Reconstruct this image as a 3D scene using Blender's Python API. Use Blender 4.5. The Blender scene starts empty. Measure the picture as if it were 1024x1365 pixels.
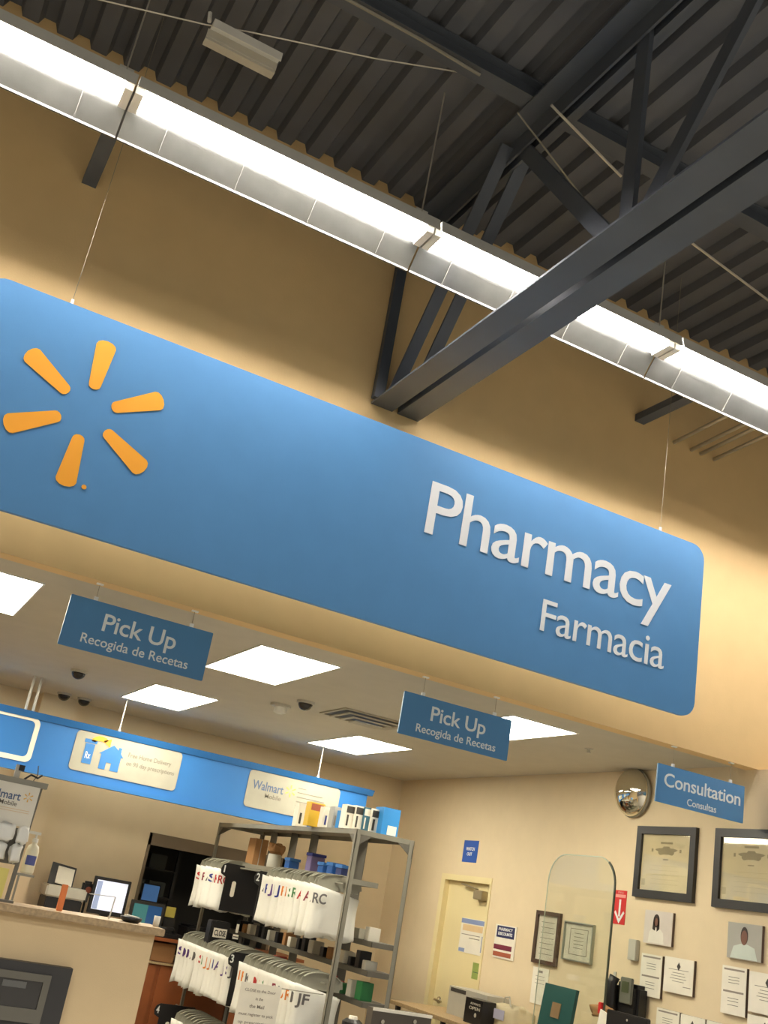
import bpy, math, random
from mathutils import Vector, Matrix
random.seed(7)
C = bpy.context.scene.collection
PI = math.pi

# ------------------------------------------------------------------ camera
YAW, PITCH, ROLL, F, H = 0.41628, 0.356496, 0.182935, 1393.36, 1.6
ca, sa, cb, sb, cc, sc = math.cos(YAW), math.sin(YAW), math.cos(PITCH), math.sin(PITCH), math.cos(ROLL), math.sin(ROLL)
fw = Vector((sa*cb, ca*cb, sb)); r0 = Vector((ca, -sa, 0)); u0 = r0.cross(fw)
rt = cc*r0 + sc*u0; up = -sc*r0 + cc*u0
cam = bpy.data.cameras.new('camera'); co = bpy.data.objects.new('camera', cam); C.objects.link(co)
cam.sensor_fit = 'VERTICAL'; cam.sensor_height = 36; cam.sensor_width = 27; cam.lens = 36*F/1365
m = Matrix((rt, up, -fw)).transposed().to_4x4(); m.translation = (0, 0, H); co.matrix_world = m
cam.clip_end = 200
bpy.context.scene.camera = co

def ray(px, py): return (rt*((px-512)/F) + up*(-(py-682.5)/F) + fw)
def on(ax, px, py, v):                      # the point of the plane axis=v that is seen at a pixel (used as a tape measure)
    d = ray(px, py); o = Vector((0, 0, H)); return o + d*((v-o[ax])/d[ax])

# ------------------------------------------------------------------ materials
def s2l(c): return tuple(((v/255)/12.92 if v/255 <= .04045 else ((v/255+.055)/1.055)**2.4) for v in c)
MATS = {}
def mat(name, rgb, rough=.6, metal=0, emit=None, es=0, bump=0, bscale=40, var=.05, vscale=6, coat=0, trans=0, alpha=1, spec=.5):
    if name in MATS: return MATS[name]
    m = bpy.data.materials.new(name); m.use_nodes = True; nt = m.node_tree; b = nt.nodes['Principled BSDF']
    c = s2l(rgb)
    tc = nt.nodes.new('ShaderNodeTexCoord')
    nz = nt.nodes.new('ShaderNodeTexNoise'); nz.inputs['Scale'].default_value = vscale; nz.inputs['Detail'].default_value = 4
    nt.links.new(tc.outputs['Object'], nz.inputs['Vector'])
    rp = nt.nodes.new('ShaderNodeValToRGB')
    rp.color_ramp.elements[0].position = .3; rp.color_ramp.elements[1].position = .7
    rp.color_ramp.elements[0].color = (*[v*(1-var) for v in c], 1); rp.color_ramp.elements[1].color = (*[min(1, v*(1+var)) for v in c], 1)
    nt.links.new(nz.outputs['Fac'], rp.inputs['Fac']); nt.links.new(rp.outputs['Color'], b.inputs['Base Color'])
    b.inputs['Roughness'].default_value = rough; b.inputs['Metallic'].default_value = metal
    b.inputs['Coat Weight'].default_value = coat; b.inputs['Coat Roughness'].default_value = .05
    b.inputs['Transmission Weight'].default_value = trans; b.inputs['Alpha'].default_value = alpha
    b.inputs['Specular IOR Level'].default_value = spec
    if es:
        b.inputs['Emission Color'].default_value = (*s2l(emit), 1); b.inputs['Emission Strength'].default_value = es
    if bump:
        n2 = nt.nodes.new('ShaderNodeTexNoise'); n2.inputs['Scale'].default_value = bscale
        bp = nt.nodes.new('ShaderNodeBump'); bp.inputs['Strength'].default_value = bump; bp.inputs['Distance'].default_value = .01
        nt.links.new(tc.outputs['Object'], n2.inputs['Vector']); nt.links.new(n2.outputs['Fac'], bp.inputs['Height']); nt.links.new(bp.outputs['Normal'], b.inputs['Normal'])
    MATS[name] = m; return m

YELLOW = mat('yellow_paint', (230, 196, 138), .75, bump=.08, bscale=120, var=.02)
CREAM = mat('cream_paint', (226, 207, 172), .75, bump=.08, bscale=120, var=.02)
HALFW = mat('tan_paint', (216, 190, 146), .75, bump=.08, bscale=120, var=.02)
CEIL = mat('ceiling_board', (202, 195, 178), .85, bump=.15, bscale=60, var=.03)
BLUE = mat('sign_blue', (82, 136, 184), .42, var=.02)
BLUE2 = mat('banner_blue', (48, 116, 186), .4, var=.02)
BLUEEDGE = mat('sign_edge_blue', (40, 84, 130), .5)
WHITE = mat('letter_white', (236, 238, 236), .5, var=.01)
ORANGE = mat('spark_orange', (250, 172, 48), .5, var=.01)
STEEL = mat('painted_steel_dark', (78, 84, 92), .5, var=.1, vscale=3)
DECK = mat('deck_grey_paint', (92, 94, 98), .7, var=.15, vscale=1.5)
REFL = mat('reflector_foil', (128, 128, 122), .3, .9, bump=.7, bscale=5, var=.1)
HOUS = mat('white_enamel', (222, 220, 210), .4)
TUBE = mat('fluorescent_tube', (255, 255, 255), .5, emit=(255, 250, 252), es=42)
PANEL = mat('panel_diffuser', (255, 255, 255), .5, emit=(255, 247, 226), es=16)
WIRE = mat('steel_wire', (205, 200, 185), .4, .6)
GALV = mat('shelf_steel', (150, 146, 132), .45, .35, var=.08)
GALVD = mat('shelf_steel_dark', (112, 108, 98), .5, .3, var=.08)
BLACK = mat('black_plastic', (30, 29, 30), .4)
DKGREY = mat('dark_grey_plastic', (50, 48, 46), .45)
MIDGREY = mat('taupe_bezel', (100, 96, 84), .5)
LGREY = mat('light_grey_plastic', (190, 186, 172), .5)
BAG = mat('white_bag_plastic', (240, 238, 228), .45, bump=.35, bscale=14, var=.03)
HANG = mat('grey_hanger_plastic', (160, 158, 142), .35, var=.08)
WOOD = mat('cherry_laminate', (150, 84, 44), .5, var=.15, vscale=3)
TOPW = mat('counter_laminate', (176, 150, 112), .45, var=.2, vscale=60)
PAPER = mat('white_paper', (236, 230, 214), .7)
PAPERC = mat('cream_paper', (222, 208, 172), .7)
INK = mat('grey_ink', (150, 140, 128), .7)
INKD = mat('dark_ink', (70, 66, 60), .7)
NAVY = mat('navy_ink', (48, 52, 96), .6)
MAROON = mat('maroon_ink', (122, 44, 66), .6)
RUST = mat('rust_ink', (170, 92, 66), .6)
RED = mat('label_red', (206, 42, 40), .5)
FRAMEB = mat('black_wood_frame', (46, 44, 42), .35)
FRAMEW = mat('brown_wood_frame', (84, 66, 54), .4)
MIRROR = mat('convex_mirror', (225, 220, 205), .06, 1, var=.01)
CHROME = mat('chrome', (200, 195, 180), .2, 1)
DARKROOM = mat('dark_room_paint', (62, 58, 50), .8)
FLOOR = mat('beige_floor_tile', (128, 122, 110), .4, var=.06)
CARD = mat('brown_cardboard', (172, 128, 84), .8)
TEAL = mat('teal_cover', (34, 76, 72), .4)
LENSD = mat('camera_dome', (44, 40, 36), .15)
DOORP = mat('cream_door_paint', (232, 216, 166), .5, var=.01)
SKIN = mat('photo_brown', (120, 82, 66), .6); HAIR = mat('photo_dark_hair', (58, 46, 42), .6)
def colour(name, rgb, rough=.5): return mat(name, rgb, rough)

def glassmat(name, rgb, fac):
    m = bpy.data.materials.new(name); m.use_nodes = True; nt = m.node_tree; nt.nodes.clear()
    o = nt.nodes.new('ShaderNodeOutputMaterial'); mx = nt.nodes.new('ShaderNodeMixShader')
    t = nt.nodes.new('ShaderNodeBsdfTransparent'); g = nt.nodes.new('ShaderNodeBsdfGlossy'); g.inputs['Roughness'].default_value = .03
    t.inputs['Color'].default_value = (*rgb, 1)
    lw = nt.nodes.new('ShaderNodeLayerWeight'); lw.inputs['Blend'].default_value = .25
    ml = nt.nodes.new('ShaderNodeMath'); ml.operation = 'MULTIPLY_ADD'; ml.inputs[1].default_value = .155; ml.inputs[2].default_value = fac
    nt.links.new(lw.outputs['Facing'], ml.inputs[0]); nt.links.new(ml.outputs[0], mx.inputs[0]); nt.links.new(t.outputs[0], mx.inputs[1]); nt.links.new(g.outputs[0], mx.inputs[2]); nt.links.new(mx.outputs[0], o.inputs[0])
    return m
GLASS = glassmat('picture_glass', (.97, .97, .95), .035)
ACRYL = glassmat('clear_acrylic', (.95, .97, .95), .02)

# ------------------------------------------------------------------ mesh builder
class MB:
    def __init__(s): s.v = []; s.f = []
    def add(s, vs, fs):
        n = len(s.v); s.v += [tuple(v) for v in vs]; s.f += [tuple(i+n for i in f) for f in fs]; return s
    def box(s, x0, x1, y0, y1, z0, z1):
        x0, x1 = min(x0, x1), max(x0, x1); y0, y1 = min(y0, y1), max(y0, y1); z0, z1 = min(z0, z1), max(z0, z1)
        return s.add([(x0,y0,z0),(x1,y0,z0),(x1,y1,z0),(x0,y1,z0),(x0,y0,z1),(x1,y0,z1),(x1,y1,z1),(x0,y1,z1)],
                     [(0,3,2,1),(4,5,6,7),(0,1,5,4),(1,2,6,5),(2,3,7,6),(3,0,4,7)])
    def bar(s, a, b, w, h, ref=(0, 0, 1)):
        a, b = Vector(a), Vector(b); d = (b-a).normalized(); r = Vector(ref)
        if abs(d.dot(r)) > .95: r = Vector((0, 1, 0))
        u = d.cross(r).normalized(); n = u.cross(d)
        vs = [p + u*(i*w/2) + n*(j*h/2) for p in (a, b) for i, j in ((-1,-1),(1,-1),(1,1),(-1,1))]
        return s.add(vs, [(0,1,2,3),(4,7,6,5),(0,4,5,1),(1,5,6,2),(2,6,7,3),(3,7,4,0)])
    def tube(s, pts, r, n=8, cap=True):
        pts = [Vector(p) for p in pts]; rs = r if isinstance(r, (list, tuple)) else [r]*len(pts)
        base = len(s.v); prev = None
        for i, p in enumerate(pts):
            d = (pts[min(i+1, len(pts)-1)] - pts[max(i-1, 0)]).normalized()
            if prev is None:
                q = Vector((0, 0, 1)) if abs(d.z) < .9 else Vector((1, 0, 0)); u = d.cross(q).normalized()
            else: u = (prev - d*prev.dot(d)).normalized()
            prev = u; w = d.cross(u)
            for k in range(n):
                a = 2*PI*k/n; s.v.append(tuple(p + (u*math.cos(a) + w*math.sin(a))*rs[i]))
        for i in range(len(pts)-1):
            for k in range(n):
                a = base+i*n+k; b = base+i*n+(k+1) % n; s.f.append((a, b, b+n, a+n))
        if cap:
            s.f.append(tuple(base+k for k in reversed(range(n)))); s.f.append(tuple(base+(len(pts)-1)*n+k for k in range(n)))
        return s
    def prism(s, poly, mapf, d0, d1):          # poly 2D counter-clockwise, mapf(u, v, d) -> xyz
        n = len(poly); vs = [mapf(u, v, d0) for u, v in poly] + [mapf(u, v, d1) for u, v in poly]
        fs = [tuple(reversed(range(n))), tuple(range(n, 2*n))] + [(i, (i+1) % n, n+(i+1) % n, n+i) for i in range(n)]
        return s.add(vs, fs)
    def lathe(s, prof, origin, axis=(0, 0, 1), n=20):
        ax = Vector(axis).normalized(); q = Vector((1, 0, 0)) if abs(ax.x) < .9 else Vector((0, 1, 0)); u = ax.cross(q).normalized(); w = ax.cross(u)
        o = Vector(origin); base = len(s.v)
        for r, h in prof:
            for k in range(n):
                a = 2*PI*k/n; s.v.append(tuple(o + ax*h + (u*math.cos(a)+w*math.sin(a))*max(r, 1e-4)))
        for i in range(len(prof)-1):
            for k in range(n):
                a = base+i*n+k; b = base+i*n+(k+1) % n; s.f.append((a, b, b+n, a+n))
        s.f.append(tuple(base+k for k in reversed(range(n)))); s.f.append(tuple(base+(len(prof)-1)*n+k for k in range(n)))
        return s
    def build(s, name, material, parent=None, bevel=0, smooth=False):
        me = bpy.data.meshes.new(name); me.from_pydata(s.v, [], s.f)
        import bmesh
        bm = bmesh.new(); bm.from_mesh(me); bmesh.ops.recalc_face_normals(bm, faces=bm.faces)
        if bevel: bmesh.ops.bevel(bm, geom=[e for e in bm.edges], offset=bevel, segments=2, affect='EDGES', clamp_overlap=True)
        bm.to_mesh(me); bm.free()
        if smooth:
            for p in me.polygons: p.use_smooth = True
        me.materials.append(material)
        o = bpy.data.objects.new(name, me); C.objects.link(o)
        if parent:
            o.parent = parent; o.location = -Vector(parent.location) if not parent.parent else (0, 0, 0)
            if parent.get('_mesh'): o.location = (0, 0, 0)
        return o
def thing(name, label, cat, loc=(0, 0, 0), group=None):
    o = bpy.data.objects.new(name, None); C.objects.link(o); o.location = loc; o.empty_display_size = .05
    o['label'] = label; o['category'] = cat
    if group: o['group'] = group
    return o
def tag(o, label, cat, group=None):
    o['label'] = label; o['category'] = cat
    if group: o['group'] = group
    return o
def struct(name, mb, material):
    o = mb.build(name, material); o['kind'] = 'structure'; return o
def sub(parent, name, mb, material, **k):      # child of a mesh that itself is at its parent's frame
    o = mb.build(name, material, **k); o.parent = parent; return o
def top(name, mb, material, label, cat, group=None, **k):
    return tag(mb.build(name, material, **k), label, cat, group)

FRONT = lambda Y: (lambda u, v, d: (u, Y-d, v))               # facing -y; u = x, v = z, d = towards the viewer
RIGHT = lambda X: (lambda u, v, d: (X-d, -u, v))              # facing -x; u = -y, v = z
def rrect(u0, u1, v0, v1, r, n=6):
    p = []
    for cx, cy, a0 in ((u1-r, v0+r, -PI/2), (u1-r, v1-r, 0), (u0+r, v1-r, PI/2), (u0+r, v0+r, PI)):
        for k in range(n+1): a = a0+PI/2*k/n; p.append((cx+r*math.cos(a), cy+r*math.sin(a)))
    return p
def plate(mapf, u0, u1, v0, v1, d0, d1, r=0): 
    return MB().prism(rrect(u0, u1, v0, v1, r) if r else [(u0,v0),(u1,v0),(u1,v1),(u0,v1)], mapf, d0, d1)

_tc = {}
def text_mb(s, mapf, u0, u1, base, cap, d0, d1, bold=0.0, space=1.0):
    """lettering fitted between u0 and u1, standing on base with capital height cap"""
    key = (s, bold, space)
    if key not in _tc:
        cu = bpy.data.curves.new('t', 'FONT'); cu.body = s; cu.size = 1; cu.offset = bold; cu.resolution_u = 4; cu.space_character = space
        ob = bpy.data.objects.new('t', cu); me = bpy.data.meshes.new_from_object(ob)
        _tc[key] = ([tuple(v.co) for v in me.vertices], [tuple(p.vertices) for p in me.polygons])
        bpy.data.objects.remove(ob); bpy.data.meshes.remove(me)
    vs, fs = _tc[key]
    xs = [v[0] for v in vs]; x0, x1 = min(xs), max(xs); k = (u1-u0)/(x1-x0); kc = cap/CAPH
    n = len(vs); out = [mapf(u0+(v[0]-x0)*k, base+v[1]*kc, d1) for v in vs] + [mapf(u0+(v[0]-x0)*k, base+v[1]*kc, d0) for v in vs]
    edges = {}
    for f in fs:
        for i in range(len(f)):
            a, b = f[i], f[(i+1) % len(f)]; edges[(a, b)] = 1
    faces = list(fs) + [tuple(n+i for i in reversed(f)) for f in fs]
    for a, b in edges:
        if (b, a) not in edges: faces.append((a, n+a, n+b, b))
    mb = MB(); mb.add(out, faces); return mb
_cu = bpy.data.curves.new('t', 'FONT'); _cu.body = 'H'; _cu.size = 1
_ob = bpy.data.objects.new('t', _cu); _me = bpy.data.meshes.new_from_object(_ob); CAPH = max(v.co.y for v in _me.vertices)
bpy.data.objects.remove(_ob); bpy.data.meshes.remove(_me)

# ------------------------------------------------------------------ shell
WY, WX, BY, CZ = 5.97, 6.08, 11.7, 3.08       # soffit wall, right wall, back wall, pharmacy ceiling
struct('floor', MB().box(-14, 16, -16, 12, -.1, 0), FLOOR)
struct('wall_front', MB().box(-12, 15, WY, WY+.13, 3.05, 6.62), YELLOW)
struct('wall_back', MB().box(-2, 3.14, BY, BY+.12, 0, 3.25).box(3.14, 4.75, BY, BY+.12, 1.925, 3.25).box(4.75, WX+.12, BY, BY+.12, 0, 3.25).box(3.14, 4.75, BY, BY+.12, 0, .75), CREAM)
struct('wall_right', MB().box(WX, WX+.14, 5.45, 9.42, 0, 3.05).box(WX, WX+.14, 9.42, BY, 2.06, 3.05).box(WX, WX+.14, 10.42, BY, 0, 2.06)
       .box(WX, WX+.14, WY+.13, BY, 3.05, 3.25), CREAM)
struct('wall_left', MB().box(-2.12, -2, WY+.13, BY, 0, 3.25), CREAM)
struct('trim_1', MB().box(1.62, 2.0, BY-.2, BY, 0, CZ), CREAM)     # pilaster on the back wall
# ceiling with cut-outs for the light panels
PX = [(.14, .75), (2.19, 2.80), (4.22, 4.83)]; PY = [(6.55, 7.80), (9.18, 10.45)]
def ceiling():
    mb = MB(); xs = [-2] + [v for p in PX for v in p] + [WX]; ys = [WY+.13] + [v for p in PY for v in p] + [BY]
    for i in range(len(xs)-1):
        for j in range(len(ys)-1):
            if i % 2 == 1 and j % 2 == 1: continue
            mb.box(xs[i], xs[i+1], ys[j], ys[j+1], CZ, CZ+.05)
    return mb
struct('ceiling', ceiling(), CEIL)
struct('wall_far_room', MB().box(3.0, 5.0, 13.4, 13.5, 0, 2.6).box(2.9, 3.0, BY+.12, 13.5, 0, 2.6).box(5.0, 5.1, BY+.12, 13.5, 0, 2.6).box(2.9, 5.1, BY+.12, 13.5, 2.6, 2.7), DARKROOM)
lm = MB()
for x0, x1 in ((3.14, 3.17), (4.72, 4.75)): lm.box(x0, x1, BY-.01, BY+.13, .75, 1.925)
lm.box(3.14, 4.75, BY-.01, BY+.13, 1.80, 1.925)
struct('trim_2', lm, mat('opening_header', (120, 104, 82), .6))

ci = 0
for j, (y0, y1) in enumerate(PY):
    for i, (x0, x1) in enumerate(PX):
        if i == 0 and j == 1: pass
        where = [['cut by the left edge of the photo, above the leftmost pick up sign', 'largest, between the two pick up signs', 'partly hidden behind the right pick up sign'],
                 ['far left, above the counter banner', 'small one under the large panel, above the house picture', 'above the shelving, in front of the back wall']][j][i]
        t = thing('ceiling_light_panel', 'bright rectangular ceiling light panel, ' + where, 'ceiling light', ((x0+x1)/2, (y0+y1)/2, CZ), 'pharmacy ceiling light panels')
        MB().box(x0+.012, x1-.012, y0+.012, y1-.012, CZ-.004, CZ+.004).build('diffuser', PANEL, t)
        fr = MB(); e = .012
        fr.box(x0, x1, y0, y0+e, CZ-.008, CZ+.03).box(x0, x1, y1-e, y1, CZ-.008, CZ+.03).box(x0, x0+e, y0+e, y1-e, CZ-.008, CZ+.03).box(x1-e, x1, y0+e, y1-e, CZ-.008, CZ+.03)
        fr.build('frame', HOUS, t)

# corrugated roof deck, ribs running towards the viewer
dk = MB(); p = .222; x = -8.0; prof = []
while x < 12:
    for dx, dz in ((0, 0), (.10, 0), (.125, .065), (.197, .065)): prof.append((x+dx, 6.42+dz))
    x += p
n = len(prof); vs = [(a, WY+.12, z) for a, z in prof] + [(a, -6, z) for a, z in prof] + [(a, WY+.12, z+.01) for a, z in prof] + [(a, -6, z+.01) for a, z in prof]
fs = []
for i in range(n-1): fs += [(i, i+1, n+i+1, n+i), (2*n+i, 3*n+i, 3*n+i+1, 2*n+i+1)]
dk.add(vs, fs)
o = struct('ceiling_deck', dk, DECK)

# ------------------------------------------------------------------ girder and purlins
t = thing('steel_roof_girder', 'dark grey steel roof girder running from the yellow wall over the big blue sign', 'roof beam', (2.58, WY, 4.75))
g0, g1 = -1.2, WY-.005
MB().box(2.395, 2.56, g0, g1, 4.75, 4.765).box(2.545, 2.56, g0, g1, 4.765, 4.92).build('bottom_angle', STEEL, t)
MB().box(2.60, 2.765, g0, g1, 4.75, 4.765).box(2.60, 2.615, g0, g1, 4.765, 4.92).build('bottom_angle', STEEL, t)
MB().box(2.42, 2.56, g0, g1, 6.265, 6.28).box(2.545, 2.56, g0, g1, 6.13, 6.265).build('top_angle', STEEL, t)
MB().box(2.60, 2.74, g0, g1, 6.265, 6.28).box(2.60, 2.615, g0, g1, 6.13, 6.265).build('top_angle', STEEL, t)
def web(y0, z0, y1, z1, x=2.58, w=.034, h=.10): MB().bar((x, y0, z0), (x, y1, z1), w, h, (1, 0, 0)).build('web_member', STEEL, t)
def web2(y0, z0, y1, z1, x=2.58, w=.03, h=.10): 
    MB().bar((x, y0, z0), (x, y1, z1), h, w, (1, 0, 0)).build('web_member', STEEL, t)
web2(3.62, 4.84, 4.75, 6.22); web2(3.55, 4.84, 3.56, 6.22); web2(3.48, 4.84, 2.35, 6.22)
web2(1.1, 4.84, 2.30, 6.22); web2(1.05, 4.84, 1.05, 6.22); web2(1.0, 4.84, -.1, 6.22)
# paired end diagonals and end post at the wall
MB().bar((2.505, 5.90, 4.80), (2.505, 4.80, 6.22), .085, .02, (0, 0, 1)).build('end_diagonal', STEEL, t)
MB().bar((2.655, 5.90, 4.80), (2.655, 4.80, 6.22), .085, .02, (0, 0, 1)).build('end_diagonal', STEEL, t)
MB().bar((2.42, 5.925, 4.78), (2.40, 5.925, 6.25), .075, .05).build('end_post', STEEL, t)
for k, (y, lab) in enumerate(((4.47, 'nearest the yellow wall'), (2.75, 'crossing over the middle of the girder'), (1.0, 'farthest from the yellow wall'))):
    mb = MB().box(-6, 11, y-.06, y+.06, 6.282, 6.294).box(-6, 11, y-.008, y+.008, 6.294, 6.405).box(-6, 11, y-.06, y+.06, 6.405, 6.417)
    top('roof_purlin', mb, STEEL, 'dark steel purlin under the roof deck, ' + lab, 'roof beam', 'roof purlins on the girder')

for x, zz, l in ((.24, 5.455, 'at left above the spark'), (4.66, 5.46, 'at right above the word Pharmacy')):
    top('wall_strut', MB().box(x-.045, x+.045, 4.95, WY-.002, zz, zz+.008).box(x-.045, x-.037, 4.95, WY-.002, zz+.008, zz+.06).box(x+.037, x+.045, 4.95, WY-.002, zz+.008, zz+.06), STEEL,
        'short dark strut on the yellow wall, ' + l, 'strut', 'struts on the yellow wall')
for k, x in enumerate((5.02, 5.20, 5.30, 5.44)):
    top('conduit', MB().tube([(x, WY-.002, 5.42), (x, 4.75, 5.50)], .016, 8), WIRE, 'thin pale conduit pipe under the light strip at right, %s of four' % ('leftmost', 'second from the left', 'second from the right', 'rightmost')[k], 'pipe', 'conduits by the right strut', smooth=True)

# ------------------------------------------------------------------ strip lights
J = [-1.59, .26, 2.10, 3.95, 5.80, 7.6]
names = ['cut by the left edge of the photo', 'over the left half of the big sign', 'crossing behind the roof girder', 'at the right, above the conduits', 'last one, cut by the right edge']
def strip(x0, x1, lab):
    t = thing('strip_light', 'lit strip light with shiny reflector, ' + lab, 'strip light', ((x0+x1)/2, 4.86, 5.40), 'strip lights in one row under the roof')
    a, b = x0+.006, x1-.006
    P = lambda u, v, d: (d, u, v)
    MB().prism([(4.755, 5.365), (4.945, 5.365), (4.92, 5.42), (4.78, 5.42)], P, a, b).build('housing', HOUS, t)
    rf = MB().prism([(4.945, 5.362), (5.055, 5.218), (5.06, 5.222), (4.95, 5.370)], P, a, b).build('reflector', REFL, t)
    MB().prism([(5.052, 5.208), (5.064, 5.208), (5.064, 5.224), (5.052, 5.224)], P, a, b).build('reflector_lip', mat('dull_enamel', (96, 94, 86), .5), t)
    MB().prism([(4.700, 5.374), (4.760, 5.374), (4.760, 5.380), (4.700, 5.380)], P, a, b).prism([(4.676, 5.296), (4.682, 5.296), (4.706, 5.374), (4.700, 5.380)], P, a, b).build('reflector', HOUS, t)
    for y in (4.79, 4.85, 4.91): MB().tube([(a+.05, y, 5.337), (b-.05, y, 5.337)], .016, 8).build('tube', TUBE, t, smooth=True)
    for x in (a, b-.045): MB().box(x, x+.045, 4.765, 4.935, 5.318, 5.364).build('lamp_holder', HOUS, t)
    for k in range(4):
        x = a+(b-a)*(k+.5)/4
        MB().prism([(4.95, 5.358), (5.052, 5.222), (5.046, 5.217), (4.947, 5.350)], P, x-.0025, x+.0025).build('reflector_clip', MATS['dull_enamel'], rf)
    h = MB().box(b-.10, b-.02, 4.80, 4.92, 5.42, 5.435).box(b-.10, b-.02, 4.857, 4.863, 5.435, 5.52).build('hanger_bracket', HOUS, t)
    MB().tube([(b-.06, 4.86, 5.50), (b-.06, 4.86, 6.43)], .005, 6).build('hanger_wire', WIRE, t)
for i in range(5): strip(J[i], J[i+1], names[i])

# small unlit channel with its cable, conduit lines under the deck
a = on(1, 281, 40, 4.7); b = on(1, 372, 84, 4.7)
t = thing('hanging_channel', 'small white metal channel hanging from a cable under the roof deck', 'channel', (a.x, a.y, a.z))
z = (a.z+b.z)/2
MB().box(a.x, b.x, 4.66, 4.74, z+.03, z+.045).box(a.x, b.x, 4.66, 4.668, z-.01, z+.03).build('channel_body', HOUS, t)
MB().box(a.x-.01, b.x, 4.742, 4.80, z-.035, z-.02).box(a.x-.01, b.x, 4.735, 4.742, z-.02, z+.03).build('channel_lip', LGREY, t)
MB().tube([(a.x-.02, 4.70, z+.04), (a.x-.03, 4.70, z+.10)], .012, 6).build('hook', HOUS, t)
pts = [on(1, 100, -8, 4.7), on(1, 275, 33, 4.7), on(1, 330, 42, 4.7), on(1, 500, 78, 4.6), on(1, 668, 105, 4.5)]
top('cable', MB().tube(pts, .0045, 5), WIRE, 'thin pale cable looping across the dark roof past the white channel', 'cable')
pp = lambda *q: [on(2, a, b, 6.25) for a, b in q]
top('conduit', MB().tube(pp((450, -8), (560, 52), (640, 100)), .010, 6), GALV, 'thin grey conduit along the purlin at the top middle of the photo', 'pipe')
pp = lambda *q: [on(2, a, b, 6.1) for a, b in q]
top('conduit', MB().tube(pp((735, 140), (828, 235)), .009, 6), WIRE, 'short pale conduit seen through the girder web, left of its vertical member', 'pipe')
top('conduit', MB().tube(pp((920, 322), (1040, 412)), .009, 6), WIRE, 'pale conduit below the girder at the right edge of the photo', 'pipe')
top('conduit', MB().tube(pp((690, 150), (805, 300)), .006, 6), GALV, 'thin grey conduit beside the long girder diagonal', 'pipe')

# ------------------------------------------------------------------ big sign
SY = 5.36
t = thing('pharmacy_sign', 'huge blue hanging sign reading Pharmacy and Farmacia with an orange spark', 'sign', (2.37, SY, 3.11))
FM = FRONT(SY)
board = plate(FM, -.115, 4.862, 3.112, 4.332, -.03, 0, .11).build('sign_board', BLUE, t)
sc_ = (.562, 3.762)
def spark(mapf, cx, cz, R, d0, d1):
    out = []
    for k in range(6):
        a = PI/2 + k*PI/3; mb = MB(); r0, r1, w0, w1 = R*.315, R, R*.075, R*.125
        poly = []
        for j in range(7): q = -PI/2 + PI*j/6; poly.append((r1-w1*.62 + w1*.62*math.cos(q), w1*math.sin(q)))
        for j in range(7): q = PI/2 + PI*j/6; poly.append((r0+w0*.8 + w0*.8*math.cos(q), w0*math.sin(q)))
        poly = [(cx+u*math.cos(a)-v*math.sin(a), cz+u*math.sin(a)+v*math.cos(a)) for u, v in poly]
        out.append(MB().prism(poly, mapf, d0, d1))
    return out
for mb in spark(FM, sc_[0], sc_[1], .432, 0, .004): mb.build('spark_ray', ORANGE, board)
MB().lathe([(.013, 0), (.013, .004)], (.659, SY, 3.357), (0, -1, 0), 12).build('trademark_dot', ORANGE, board)
text_mb('Pharmacy', FM, 2.655, 4.585, 3.748, .335, 0, .004, .005, .93).build('lettering', WHITE, board)
text_mb('Farmacia', FM, 3.568, 4.572, 3.376, .205, 0, .004, .0, .95).build('lettering', WHITE, board)
for x, zt in ((.324, 6.42), (4.463, 6.42), (2.0, 6.42)):
    if x == 2.0: continue
    MB().tube([(x, SY+.015, 4.325), (x, SY+.015, zt)], .0014, 5).build('hanging_wire', mat('thin_wire', (150, 140, 120), .6), t)
    MB().box(x-.008, x+.008, SY+.009, SY+.021, 4.332, 4.365).build('wire_clip', WHITE, t)

# ------------------------------------------------------------------ small signs under the soffit
def small_sign(x0, x1, z0, z1, Y, l1, a, l2, b, label):
    t = thing('hanging_sign', label, 'sign', ((x0+x1)/2, Y, z0))
    bd = plate(FRONT(Y), x0, x1, z0, z1, -.012, 0, .006).build('sign_board', BLUE, t)
    text_mb(l1, FRONT(Y), *a, 0, .002, .010, .97).build('lettering', WHITE, bd)
    text_mb(l2, FRONT(Y), *b, 0, .002, .008, 1.0).build('lettering', WHITE, bd)
    for x in (x0+.14, x1-.14):
        MB().tube([(x, Y+.006, z1-.005), (x, Y+.006, 3.05)], .0014, 5).build('hanging_wire', mat('thin_wire', (150, 140, 120), .6), t)
        MB().box(x-.012, x+.012, Y, Y+.012, z1, z1+.022).build('wire_clip', WHITE, t)
        MB().box(x-.02, x+.02, Y-.005, Y+.017, 3.042, 3.05).build('ceiling_clip', WHITE, t)
small_sign(.845, 1.708, 2.653, 2.947, 6.03, 'Pick Up', (1.06, 1.50, 2.789, .098), 'Recogida de Recetas', (.96, 1.60, 2.697, .052), 'blue Pick Up sign hanging above the counter at left, the nearer of the two')
small_sign(3.042, 3.883, 2.647, 2.922, 6.03, 'Pick Up', (3.26, 3.685, 2.778, .092), 'Recogida de Recetas', (3.165, 3.78, 2.687, .05), 'blue Pick Up sign hanging at the middle, in front of a light panel')
small_sign(5.13, 5.968, 2.63, 2.90, 5.985, 'Consultation', (5.195, 5.93, 2.752, .092), 'Consultas', (5.42, 5.70, 2.655, .048), 'blue Consultation sign hanging at right above the framed certificates')

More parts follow.
